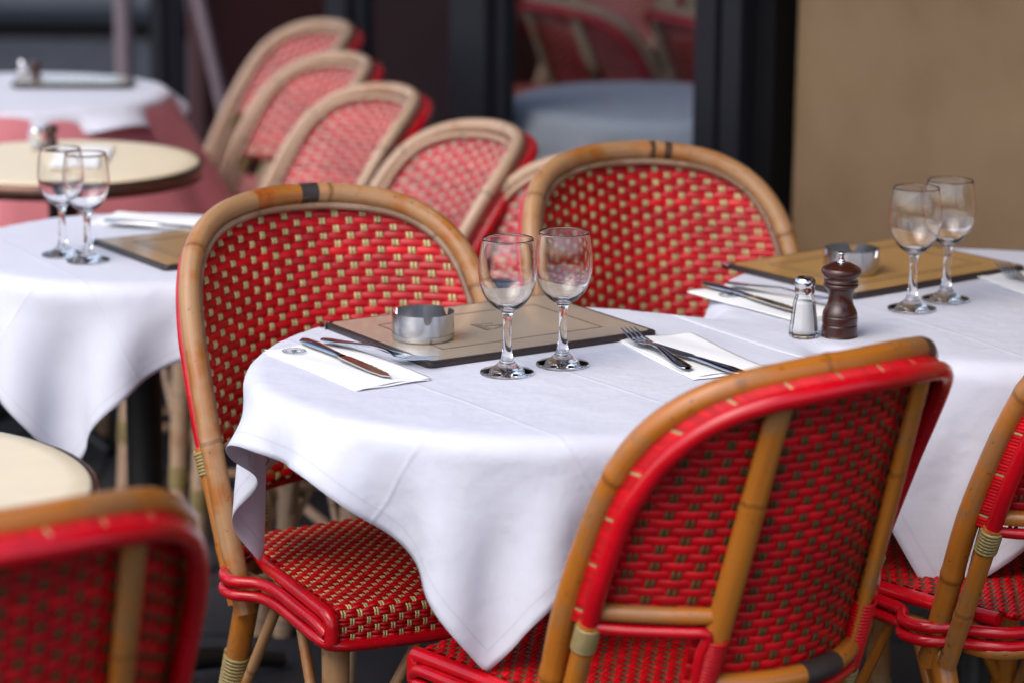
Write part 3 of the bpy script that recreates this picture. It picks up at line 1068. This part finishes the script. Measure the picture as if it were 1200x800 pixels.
# menus
def menu(a, b, ang, cover, label, dbl=False, w=0.352, l=0.268, mark=True, z=ZTOP):
    root = empty('menu_folder', W(a, b, z), TH + RAD(ang))
    tag(root, label, 'menu', 'closed menu folders on the tables')
    m = MB(); prism(m, rrect(w, l, 0.010), 0.0, 0.0075); m.build('cover_edge', M['menu_edge'], root, smooth=False, bevel=0.0018)
    m = MB(); prism(m, rrect(w - 0.016, l - 0.016, 0.006), 0.0076, 0.0083); m.build('cover_sheet', cover, root, smooth=False)
    m = MB()
    for ins, lw in (((0.045, 0.0022), (0.056, 0.001)) if dbl else ((0.052, 0.0026),)):
        x, y = w / 2 - ins, l / 2 - ins
        zz0, zz1 = 0.00825, 0.0086
        box(m, -x, x, y - lw, y, zz0, zz1); box(m, -x, x, -y, -y + lw, zz0, zz1)
        box(m, -x, -x + lw, -y + lw, y - lw, zz0, zz1); box(m, x - lw, x, -y + lw, y - lw, zz0, zz1)
    m.build('border_line', M['menu_line'], root, smooth=False)
    if mark:
        m = MB()
        for x0, y0, x1, y1, t in ((-0.016, -0.022, -0.016, 0.020, 0.004), (-0.009, -0.020, -0.009, 0.018, 0.0022), (-0.004, -0.018, 0.018, -0.006, 0.003), (-0.004, 0.004, 0.018, -0.004, 0.003), (-0.004, 0.016, 0.012, 0.012, 0.002)):
            d = np.array([x1 - x0, y1 - y0]); d /= np.linalg.norm(d)
            nn = np.array([-d[1], d[0]]) * t / 2
            prism(m, [(x0 + nn[0], y0 + nn[1]), (x0 - nn[0], y0 - nn[1]), (x1 - nn[0], y1 - nn[1]), (x1 + nn[0], y1 + nn[1])], 0.00825, 0.0087)
        m.build('emblem', M['menu_line'], root, smooth=False)
    m = MB()
    prism(m, [(-w / 2 - 0.003, l / 2 + 0.003), (-w / 2 - 0.003, l / 2 - 0.012), (-w / 2 + 0.012, l / 2 + 0.003)], -0.0006, 0.0084)
    m.build('metal_corner', M['chrome'], root, smooth=False, bevel=0.001)
    return root


menu(1.868, 3.021, 1.0, M['menu_sky_beige'], 'beige menu folder with dark edge on the middle table, under the ashtray')
menu(2.569, 3.083, 5.5, M['menu_ochre'], 'ochre menu folder with double border beside the ochre wall', dbl=True, mark=False, z=ZTOP + 0.0016)
menu(1.838, 3.715, 2.0, M['menu_ochre'], 'blurred ochre menu folder on the left table, half hidden by the chair back', dbl=True, mark=False, l=0.24)


def make_ashtray():
    root = empty('ashtray', (0, 0, 0))
    R, H = 0.040, 0.035
    ns = 144
    a = np.linspace(0, 2 * np.pi, ns, endpoint=False)
    notch = np.full(ns, H)
    for c in (-112, 8, 128):
        d = np.abs((np.degrees(a) - c + 180) % 360 - 180) * RAD(1) * R
        notch = np.where(d < 0.0055, np.minimum(notch, H - 0.002 - np.sqrt(np.maximum(0, 0.0055 ** 2 - d ** 2)) * 1.6), notch)
    rings = []
    for r, z in ((R - 0.004, 0.0), (R - 0.0015, 0.0006), (R, 0.003), (R, 0.008), (R - 0.0006, 0.0085), (R - 0.0006, 0.009), (R, 0.0095)):
        rings.append(np.stack([r * np.cos(a), r * np.sin(a), np.full(ns, z)], -1))
    for f in (0.4, 0.75, 1.0):
        rings.append(np.stack([R * np.cos(a), R * np.sin(a), 0.0095 + (notch - 0.0095) * f], -1))
    for f in (1.0, 0.7, 0.3, 0.0):
        rings.append(np.stack([(R - 0.0022) * np.cos(a), (R - 0.0022) * np.sin(a), 0.004 + (notch - 0.004) * f], -1))
    rings.append(np.stack([(R - 0.02) * np.cos(a), (R - 0.02) * np.sin(a), np.full(ns, 0.0035)], -1))
    m = MB()
    V = np.array(rings)
    m.add(V.reshape(-1, 3), grid_q(len(rings), ns, False, True)[:, ::-1])
    k = np.arange(ns)
    m.add(np.vstack([rings[-1], [[0, 0, 0.0035]]]), T=np.stack([np.full(ns, ns), k, (k + 1) % ns], -1))
    o = m.build('ashtray', M['steel'])
    for p in o.data.polygons: p.use_smooth = True
    md = o.modifiers.new('es', 'EDGE_SPLIT'); md.split_angle = RAD(40)
    bpy.data.objects.remove(root)
    return o


as1 = make_ashtray()
place(as1, 1.757, 3.005, ZTOP + 0.0084)
tag(as1, 'round steel ashtray with notched rim on the beige menu', 'ashtray', 'steel ashtrays')
as2 = as1.copy(); COL.objects.link(as2)
place(as2, 2.50, 3.055, ZTOP + 0.0101, 40)
tag(as2, 'round steel ashtray standing behind the pepper mill', 'ashtray', 'steel ashtrays')

# salt and pepper
root = empty('salt_shaker', W(2.208, 2.791, ZTOP + 0.0016), TH)
tag(root, 'clear faceted salt shaker with chrome cap beside the pepper mill', 'salt shaker')


def faceted(m, prof, ns=10, mat=0):
    lathe(m, prof, ns, mat=mat)


m = MB(); faceted(m, [(0.0001, 0.0), (0.0185, 0.0), (0.0195, 0.003), (0.0185, 0.012), (0.0145, 0.046), (0.0115, 0.054), (0.0112, 0.06), (0.0100, 0.06), (0.0100, 0.054), (0.0125, 0.046), (0.0165, 0.012), (0.0165, 0.005), (0.0001, 0.005)])
m.build('glass_body', M['glass'], root, smooth=False, bevel=0.0006)
m = MB(); faceted(m, [(0.0001, 0.0056), (0.0158, 0.0056), (0.0160, 0.012), (0.0122, 0.044), (0.0118, 0.0455), (0.0001, 0.0465)])
m.build('salt_fill', M['salt'], root)
m = MB(); lathe(m, smooth_path([(0.0128, 0.057), (0.0132, 0.060), (0.0128, 0.066), (0.0138, 0.0685), (0.0136, 0.074), (0.010, 0.0785), (0.0001, 0.0795)], 40), 36)
m.build('cap', M['chrome'], root)

root = empty('pepper_mill', W(2.250, 2.769, ZTOP + 0.0016), TH)
tag(root, 'dark brown turned wood pepper mill beside the salt shaker', 'pepper mill')
pf = [(0.0001, 0.0), (0.0225, 0.0), (0.0232, 0.002), (0.0232, 0.014), (0.0222, 0.0155), (0.0222, 0.017), (0.0232, 0.0185), (0.0232, 0.026), (0.0222, 0.0275), (0.0228, 0.029), (0.0215, 0.034), (0.0175, 0.042), (0.0158, 0.050), (0.0165, 0.057), (0.0195, 0.063), (0.0225, 0.066), (0.0228, 0.069), (0.0215, 0.0705)]
m = MB(); lathe(m, smooth_path(pf, 110), 48); m.build('mill_body', M['mill'], root)
m = MB(); lathe(m, smooth_path([(0.0001, 0.071), (0.021, 0.071), (0.0215, 0.077), (0.0250, 0.081), (0.0262, 0.086), (0.0245, 0.0905), (0.0215, 0.092), (0.0195, 0.0935), (0.012, 0.097), (0.0001, 0.099)], 60), 48); m.build('mill_head', M['mill'], root)
m = MB(); lathe(m, smooth_path([(0.0001, 0.0965), (0.0058, 0.0965), (0.0058, 0.099), (0.0042, 0.101), (0.0042, 0.107), (0.0056, 0.109), (0.0056, 0.111), (0.0001, 0.1125)], 40), 24); m.build('knob', M['chrome'], root)


# napkins, knives, forks
def napkin(a, b, ang, w, l, label, z=ZTOP, logo=None, seed=0):
    rr = np.random.default_rng(seed)
    n1, n2 = 26, 40
    root = None
    m = MB()
    for layer in range(3):
        u, v = np.meshgrid(np.linspace(-0.5, 0.5, n1), np.linspace(-0.5, 0.5, n2), indexing='ij')
        sk = rr.normal(0, 0.0025, 2)
        x = u * w + sk[0] + 0.004 * v
        y = v * l + sk[1]
        zz = 0.0006 + layer * 0.0009 + 0.0014 * np.sin(u * 5 + v * 3 + layer + seed) ** 2 * (layer + 1) * 0.4
        zz = zz + np.where(np.abs(u) > 0.44, -0.0005, 0)
        m.add(np.stack([x, y, zz], -1).reshape(-1, 3), grid_q(n1, n2))
    o = m.build('paper_napkin', M['paper'])
    so = o.modifiers.new('s', 'SOLIDIFY'); so.thickness = 0.0005; so.offset = 0
    place(o, a, b, z, ang)
    tag(o, label, 'napkin', 'folded white paper napkins')
    if logo:
        mm = MB()
        lx, ly = logo
        zl = 0.0052
        for rad, t in ((0.0145, 0.0007), (0.0098, 0.0005)):
            an = np.linspace(0, 2 * np.pi, 40, endpoint=False)
            tube(mm, np.stack([lx + rad * np.cos(an), ly + rad * np.sin(an), np.full(40, zl)], -1), t, 5, closed=True, N=(0, 0, 1), flat=0.3)
        prism(mm, [(lx + 0.0055 * math.cos(q) * (1 if i % 2 else 0.55), ly + 0.0055 * math.sin(q) * (1 if i % 2 else 0.55)) for i, q in enumerate(np.linspace(0, 6.283, 12, endpoint=False))], zl - 0.0003, zl + 0.0003)
        for i in range(18):
            q = i / 18 * 6.283
            c_, s_ = math.cos(q), math.sin(q)
            tube(mm, np.array([(lx + 0.0108 * c_, ly + 0.0108 * s_, zl), (lx + 0.0135 * c_, ly + 0.0135 * s_, zl)]), 0.0006, 4, N=(0, 0, 1), flat=0.4)
        lo = mm.build('printed_seal', M['print'])
        lo.parent = o
    return o


napkin(1.612, 2.950, 2, 0.105, 0.235, 'folded paper napkin with a small grey seal under the left knife and fork', logo=(-0.022, 0.088), seed=1)
napkin(2.015, 2.775, -8, 0.105, 0.215, 'folded paper napkin under the fork that points at the menu corner', seed=2)
napkin(2.29, 2.975, 5, 0.105, 0.225, 'folded paper napkin with grey seal left of the salt shaker', z=ZTOP + 0.0016, logo=(-0.022, 0.055), seed=3)
napkin(2.695, 2.860, -8, 0.105, 0.20, 'folded paper napkin at the right edge under a fork', z=ZTOP + 0.0016, seed=4)
napkin(1.83, 3.93, 40, 0.10, 0.22, 'blurred paper napkin on the left table behind the menu folder', seed=5)


def make_knife():
    m = MB()
    # handle to blade along -y .. +y, blade edge on -x ; total 0.225
    ys = np.linspace(0, 0.105, 22)
    hw = np.interp(ys, [0, 0.006, 0.03, 0.07, 0.098, 0.105], [0.003, 0.0092, 0.0098, 0.0062, 0.0048, 0.006])
    hh = np.interp(ys, [0, 0.03, 0.09, 0.105], [0.0022, 0.0034, 0.0026, 0.0018])
    P = np.stack([0 * ys, ys, 0.0034 + 0 * ys], -1)
    a = np.linspace(0, 2 * np.pi, 12, endpoint=False)
    V = np.stack([hw[:, None] * np.cos(a), np.broadcast_to(ys[:, None], (22, 12)), 0.0036 + hh[:, None] * np.sin(a)], -1)
    m.add(V.reshape(-1, 3), grid_q(22, 12, False, True)[:, ::-1])
    yb_ = np.linspace(0.103, 0.225, 40)
    t = (yb_ - 0.103) / 0.122
    right = np.interp(t, [0, 0.08, 0.7, 0.92, 1], [0.005, 0.0070, 0.0075, 0.004, -0.003])
    left = np.interp(t, [0, 0.08, 0.5, 0.85, 1], [-0.005, -0.0085, -0.0105, -0.009, -0.004])
    left = left + np.where((t > 0.3) & (t < 0.95), 0.0005 * np.sign(np.sin(t * 180)), 0)
    zt_ = np.interp(t, [0, 1], [0.0012, 0.0007])
    zc = np.interp(t, [0, 0.3, 1], [0.0036, 0.003, 0.0022])
    sec = [np.stack([right, yb_, zc + zt_], -1), np.stack([right, yb_, zc - zt_], -1), np.stack([left, yb_, zc - 0.0001], -1), np.stack([left, yb_, zc + 0.0001], -1)]
    m.add(np.stack(sec, 1).reshape(-1, 3), grid_q(40, 4, False, True))
    o = m.build('table_knife', M['cutlery'])
    e = o.modifiers.new('es', 'EDGE_SPLIT'); e.split_angle = RAD(50)
    return o


def make_fork():
    m = MB()
    ys = np.linspace(0, 0.135, 34)
    hw = np.interp(ys, [0, 0.005, 0.025, 0.06, 0.10, 0.12, 0.135], [0.004, 0.0088, 0.0094, 0.0060, 0.0034, 0.0040, 0.0095])
    zc = np.interp(ys, [0, 0.03, 0.09, 0.115, 0.135], [0.003, 0.004, 0.0085, 0.0075, 0.0042])
    hh = np.interp(ys, [0, 0.1, 0.135], [0.0016, 0.0017, 0.0011])
    a = np.linspace(0, 2 * np.pi, 12, endpoint=False)
    dish = np.interp(ys, [0.115, 0.135], [0, 0.0012])
    V = np.stack([hw[:, None] * np.cos(a), np.broadcast_to(ys[:, None], (34, 12)), zc[:, None] + hh[:, None] * np.sin(a) + dish[:, None] * np.cos(a) ** 2], -1)
    m.add(V.reshape(-1, 3), grid_q(34, 12, False, True)[:, ::-1])
    ys = np.linspace(0.128, 0.152, 12)
    hw = np.interp(ys, [0.128, 0.138, 0.152], [0.007, 0.0118, 0.0122])
    zc = np.interp(ys, [0.128, 0.14, 0.152], [0.0048, 0.0036, 0.0034])
    V = np.stack([hw[:, None] * np.cos(a), np.broadcast_to(ys[:, None], (12, 12)), zc[:, None] + 0.0010 * np.sin(a) + 0.0012 * np.cos(a) ** 2], -1)
    m.add(V.reshape(-1, 3), grid_q(12, 12, False, True)[:, ::-1])
    for k in range(4):
        x0 = (-1.5 + k) * 0.0067
        ys = np.linspace(0.148, 0.198, 14)
        z = np.interp(ys, [0.148, 0.165, 0.198], [0.0038, 0.0044, 0.0105]) + 0.0006
        P = np.stack([np.full(14, x0) * np.interp(ys, [0.148, 0.198], [1, 0.92]), ys, z], -1)
        tube(m, P, np.interp(ys, [0.148, 0.19, 0.198], [0.0022, 0.0015, 0.0007]), 7, N=(0, 0, 1), flat=0.6)
    return m.build('table_fork', M['cutlery'])


kn0, fk0 = make_knife(), make_fork()


def lay(proto, first, a0, b0, a1, b1, z, label, cat, grp, tilt=0.0):
    """handle end at (a0, b0), other end towards (a1, b1)"""
    o = proto if first else proto.copy()
    if not first: COL.objects.link(o)
    d = math.atan2(b1 - b0, a1 - a0)
    o.location = W(a0, b0, z)
    o.rotation_euler = (tilt, 0, TH + d - math.pi / 2)
    tag(o, label, cat, grp)
    return o


KG, FG = 'steel table knives', 'steel table forks'
ZN = ZTOP + 0.0055
lay(kn0, True, 1.618, 3.072, 1.616, 2.84, ZN, 'table knife on the napkin left of the ashtray, blade towards the camera', 'knife', KG)
lay(fk0, True, 1.640, 3.060, 1.690, 2.885, ZN + 0.001, 'table fork half under the beige menu, left of the ashtray', 'fork', FG)
lay(fk0, False, 1.957, 2.70, 2.002, 2.908, ZN, 'table fork with bright tines pointing at the beige menu corner', 'fork', FG)
lay(kn0, False, 1.998, 2.64, 1.992, 2.86, ZN, 'table knife lying right of the bright fork, behind the near chair back', 'knife', KG)
lay(kn0, False, 2.268, 3.095, 2.272, 2.88, ZN + 0.0025, 'table knife left of the salt shaker', 'knife', KG)
lay(fk0, False, 2.295, 3.075, 2.345, 2.90, ZN + 0.0035, 'table fork just behind the salt shaker', 'fork', FG)
lay(fk0, False, 2.635, 2.785, 2.715, 2.985, ZN + 0.0025, 'table fork at the right edge of the picture', 'fork', FG)
lay(kn0, False, 1.735, 3.955, 1.83, 3.83, ZTOP + 0.007, 'blurred table knife on the left table behind the menu folder', 'knife', KG)

# blurred things on the two far tables
def small_shaker(a, b, z, label):
    root = empty('salt_shaker', W(a, b, z), TH)
    tag(root, label, 'salt shaker')
    root.scale = (0.6, 0.6, 0.55)
    m = MB(); lathe(m, [(0.0001, 0), (0.019, 0), (0.018, 0.03), (0.0135, 0.05), (0.0125, 0.056)], 20); m.build('glass_body', M['glass'], root)
    m = MB(); lathe(m, [(0.0001, 0.004), (0.016, 0.004), (0.0155, 0.03), (0.0001, 0.032)], 20); m.build('salt_fill', M['salt'], root)
    m = MB(); lathe(m, [(0.0135, 0.056), (0.0145, 0.07), (0.0001, 0.075)], 20); m.build('cap', M['chrome'], root)


def small_mill(a, b, z, label):
    root = empty('pepper_mill', W(a, b, z), TH)
    tag(root, label, 'pepper mill')
    root.scale = (0.6, 0.6, 0.5)
    m = MB(); lathe(m, smooth_path([(0.0001, 0), (0.022, 0), (0.022, 0.02), (0.016, 0.045), (0.020, 0.062)], 30), 24); m.build('mill_body', M['mill'], root)
    m = MB(); lathe(m, smooth_path([(0.021, 0.063), (0.0245, 0.078), (0.014, 0.09), (0.0001, 0.092)], 20), 24); m.build('mill_head', M['mill'], root)


small_shaker(1.954, 4.755, TZ - 0.005, 'blurred salt shaker on the bare cream table')
small_mill(1.98, 4.749, TZ - 0.005, 'blurred pepper mill on the bare cream table')
napkin(1.985, 4.62, -28, 0.10, 0.24, 'blurred paper napkin on the bare cream table', z=TZ - 0.004, seed=7)
small_shaker(2.272, 5.593, TZ + 0.008, 'blurred salt shaker on the farthest white table')
small_mill(2.271, 5.52, TZ + 0.008, 'blurred pepper mill on the farthest white table')
menu(2.335, 5.47, -30, M['menu_sky_beige'], 'blurred menu folder on the farthest white table', mark=False, w=0.25, l=0.12, z=TZ + 0.008)

# ------------------------------------------------------------------ setting
m = MB()
n = 41
gx, gy = np.meshgrid(np.linspace(-60, 60, n), np.linspace(-30, 90, n), indexing='ij')
m.add(np.stack([gx, gy, 0 * gx], -1).reshape(-1, 3), grid_q(n, n))
tag(m.build('ground', M['asphalt'], smooth=False), kind='structure')
m = MB(); box(m, -30, 6, 12.9, 13.5, -0.05, 0.085); tag(m.build('kerb', M['kerb'], smooth=False, bevel=0.01), kind='structure')
m = MB(); box(m, -30, 6, 13.504, 40, -0.05, 0.08); tag(m.build('pavement', M['far_pave'], smooth=False), kind='structure')

FQ = 3.30                      # plane of the shopfront
m = MB(); box(m, FQ + 0.03, FQ + 0.30, 0.6, 4.265, 0, 3.3, 'q')
w_ = m.build('stucco_wall', M['stucco'], smooth=False, bevel=0.01, loc=W(FQ, 3.0, 0))
tag(w_, 'ochre stucco wall beside the dark shopfront, behind the two glasses', 'wall')

root = empty('shopfront', W(FQ, 5.0, 0))
tag(root, 'dark painted shopfront with tall windows behind the chairs', 'shopfront')
inv = Matrix.Translation(-Vector(W(FQ, 5.0, 0)))


def part(name, m, mat, parent=root, **kw):
    o = m.build(name, mat, parent, smooth=False, **kw)
    o.data.transform(inv)
    return o


m = MB(); box(m, FQ - 0.02, FQ + 0.22, 4.268, 4.335, 0, 3.3, 'q'); part('door_jamb', m, M['frame_dark'], bevel=0.004)
m = MB()
box(m, FQ - 0.05, FQ + 0.03, 4.338, 4.40, 0, 3.3, 'q'); box(m, FQ - 0.035, FQ + 0.03, 4.40, 4.42, 0, 3.3, 'q'); box(m, FQ - 0.05, FQ + 0.03, 4.42, 4.490, 0, 3.3, 'q')
part('pilaster', m, M['frame'], bevel=0.004)
for a, b in ((5.27, 5.45), (5.92, 6.05), (6.98, 7.08)):
    m = MB(); box(m, FQ - 0.045, FQ + 0.02, a + 0.03, b, 0, 3.3, 'q'); box(m, FQ - 0.015, FQ + 0.02, a, a + 0.03, 0, 3.3, 'q')
    part('mullion', m, M['frame'], bevel=0.004)
for a, b in ((4.490, 5.27), (5.45, 5.92)):
    m = MB(); box(m, FQ - 0.02, FQ + 0.1, a, b, 0, 0.42, 'q'); part('stall_riser', m, M['frame'], bevel=0.004)
    m = MB(); box(m, FQ - 0.003, FQ + 0.003, a, b, 0.42, 2.6, 'q'); part('window_pane', m, M['pane'])
m = MB(); box(m, FQ - 0.03, FQ + 0.15, 4.22, 7.1, 2.6, 3.3, 'q'); part('fascia', m, M['frame'], bevel=0.004)

m = MB()
aq, bq = np.meshgrid(np.linspace(FQ - 0.03, 1.75, 14), np.linspace(0.4, 7.05, 30), indexing='ij')
zq = np.interp(aq, [1.75, FQ], [2.45, 2.95]) - 0.03 * np.abs(np.sin(bq * 2.2))
V = aq[..., None] * E1 + bq[..., None] * E2 + zq[..., None] * np.array([0, 0, 1.0])
m.add(V.reshape(-1, 3), grid_q(14, 30))
part('unseen_awning', m, plain('unseen_awning_fabric', (0.30, 0.03, 0.04), 0.8)).modifiers.new('solid', 'SOLIDIFY').thickness = 0.003  # added out of view to keep sky light off the facade

# the room behind the glass; ceiling cut back to let sky light in
for nm, bx, mt in (('interior_floor', (FQ + 0.13, 7.0, 3.7, 7.10, 0.004, 0.012), 'dark_floor'), ('interior_wall', (7.2, 7.3, 3.6, 7.2, 0, 3.0), 'dark_wall'), ('interior_wall', (4.9, 7.2, 3.6, 3.7, 0, 3.0), 'dark_wall'), ('interior_wall', (FQ + 0.13, 7.2, 7.1, 7.2, 0, 3.0), 'dark_wall'), ('interior_ceiling', (4.3, 7.3, 3.6, 7.2, 3.3, 3.4), 'dark_wall')):
    m = MB(); box(m, *bx, 'q'); tag(m.build(nm, M[mt], smooth=False), kind='structure')
m = MB(); box(m, 4.6, 4.8, 6.2, 6.55, 0.012, 3.29, 'q')
tag(m.build('interior_column', M['column'], smooth=False, bevel=0.005), 'ochre column inside the room behind the glass', 'column')
TI = (3.72, 5.30)
table(*TI, 0.33, 'round table inside the room, behind the window glass', z=0.63)
pc_ = c3.copy(); pc_.data = c3.data; COL.objects.link(pc_)
pc_.location = W(*TI, 0.638); pc_.scale = (1.18, 1.18, 1.5)
tag(pc_, 'white cloth on the table seen through the window', 'tablecloth', 'white tablecloths')
for a, b, f, lab in ((4.19, 5.92, 2, 'dark red chair inside the room, at the left behind the window'), (4.34, 5.55, -3, 'dark red chair inside the room, beside the ochre column'), (4.3, 6.6, 185, 'dark red chair deep in the dark doorway')):
    o, _ = chair(a, b, f, lab, 'red chairs inside the room', None, LOWCHAIR)

root = empty('awning_post', W(3.2, 7.13, 0))
tag(root, 'slim grey metal post at the end of the shopfront', 'post')
m = MB(); tube(m, np.array([(0, 0, z) for z in np.linspace(0.03, 3.2, 12)]), 0.026, 12); m.build('shaft', M['pole'], root)
m = MB(); lathe(m, [(0.08, 0.001), (0.08, 0.012), (0.04, 0.02), (0.03, 0.05)], 24); m.build('base_plate', M['pole'], root)

LEAN = (-0.531, 0.0, 2.5)
ROD = (3.235, 6.33)
root = empty('awning_strut', W(*ROD, 0))
tag(root, 'slim leaning grey rod between the upright post and the pale chairs', 'rod')
m = MB(); tube(m, np.array([lerp((0, 0, 0.0), LEAN, t) for t in np.linspace(0, 1, 12)]), 0.018, 12); m.build('shaft', M['pole'], root)
m = MB(); lathe(m, [(0.06, 0.001), (0.06, 0.010), (0.03, 0.016), (0.02, 0.03)], 24); m.build('base_plate', M['pole'], root)

# ------------------------------------------------------------------ camera, light
cam = bpy.data.cameras.new('camera')
cam.lens, cam.sensor_width, cam.sensor_fit = LENS, 36.0, 'HORIZONTAL'
cam.clip_start, cam.clip_end = 0.05, 400
cam.dof.use_dof = True
cam.dof.focus_distance = 3.42
cam.dof.aperture_fstop = 3.3
co = bpy.data.objects.new('camera', cam)
COL.objects.link(co)
co.matrix_world = Matrix.Translation((0, 0, CAM_H)) @ Matrix.Rotation(RAD(90 - PITCH), 4, 'X') @ Matrix.Rotation(RAD(ROLL), 4, 'Z')
SC.camera = co

SUN_EL, SUN_DIR = 50.0, np.array([-0.62, -0.70])     # where the soft sun stands (street side)
wd = bpy.data.worlds.new('World')
SC.world = wd
wd.use_nodes = True
nt = wd.node_tree
sky = nt.nodes.new('ShaderNodeTexSky')
sky.sky_type = 'NISHITA'
sky.sun_disc = False
sky.sun_elevation = RAD(SUN_EL)
az = math.atan2(SUN_DIR[0], SUN_DIR[1])
sky.sun_rotation = az
sky.air_density, sky.dust_density, sky.ozone_density = 1.0, 2.5, 1.0
nt.links.new(sky.outputs[0], nt.nodes['Background'].inputs[0])
nt.nodes['Background'].inputs[1].default_value = 0.15
sl = bpy.data.lights.new('sun', 'SUN')
sl.energy, sl.angle, sl.color = 0.85, RAD(60), (1.0, 0.975, 0.96)
so = bpy.data.objects.new('sun', sl)
COL.objects.link(so)
d = Vector((SUN_DIR[0], SUN_DIR[1], math.hypot(*SUN_DIR) * math.tan(RAD(SUN_EL)))).normalized()
so.rotation_euler = d.to_track_quat('Z', 'Y').to_euler()

SC.view_settings.view_transform = 'Standard'
SC.view_settings.look = 'None'
SC.view_settings.exposure = 0.92
SC.view_settings.gamma = 1.0
SC.render.engine = 'CYCLES'
SC.cycles.use_denoising = True
SC.cycles.max_bounces = 20
SC.cycles.transmission_bounces = 20
SC.cycles.transparent_max_bounces = 12
SC.cycles.caustics_reflective = False
SC.cycles.sample_clamp_indirect = 6.0
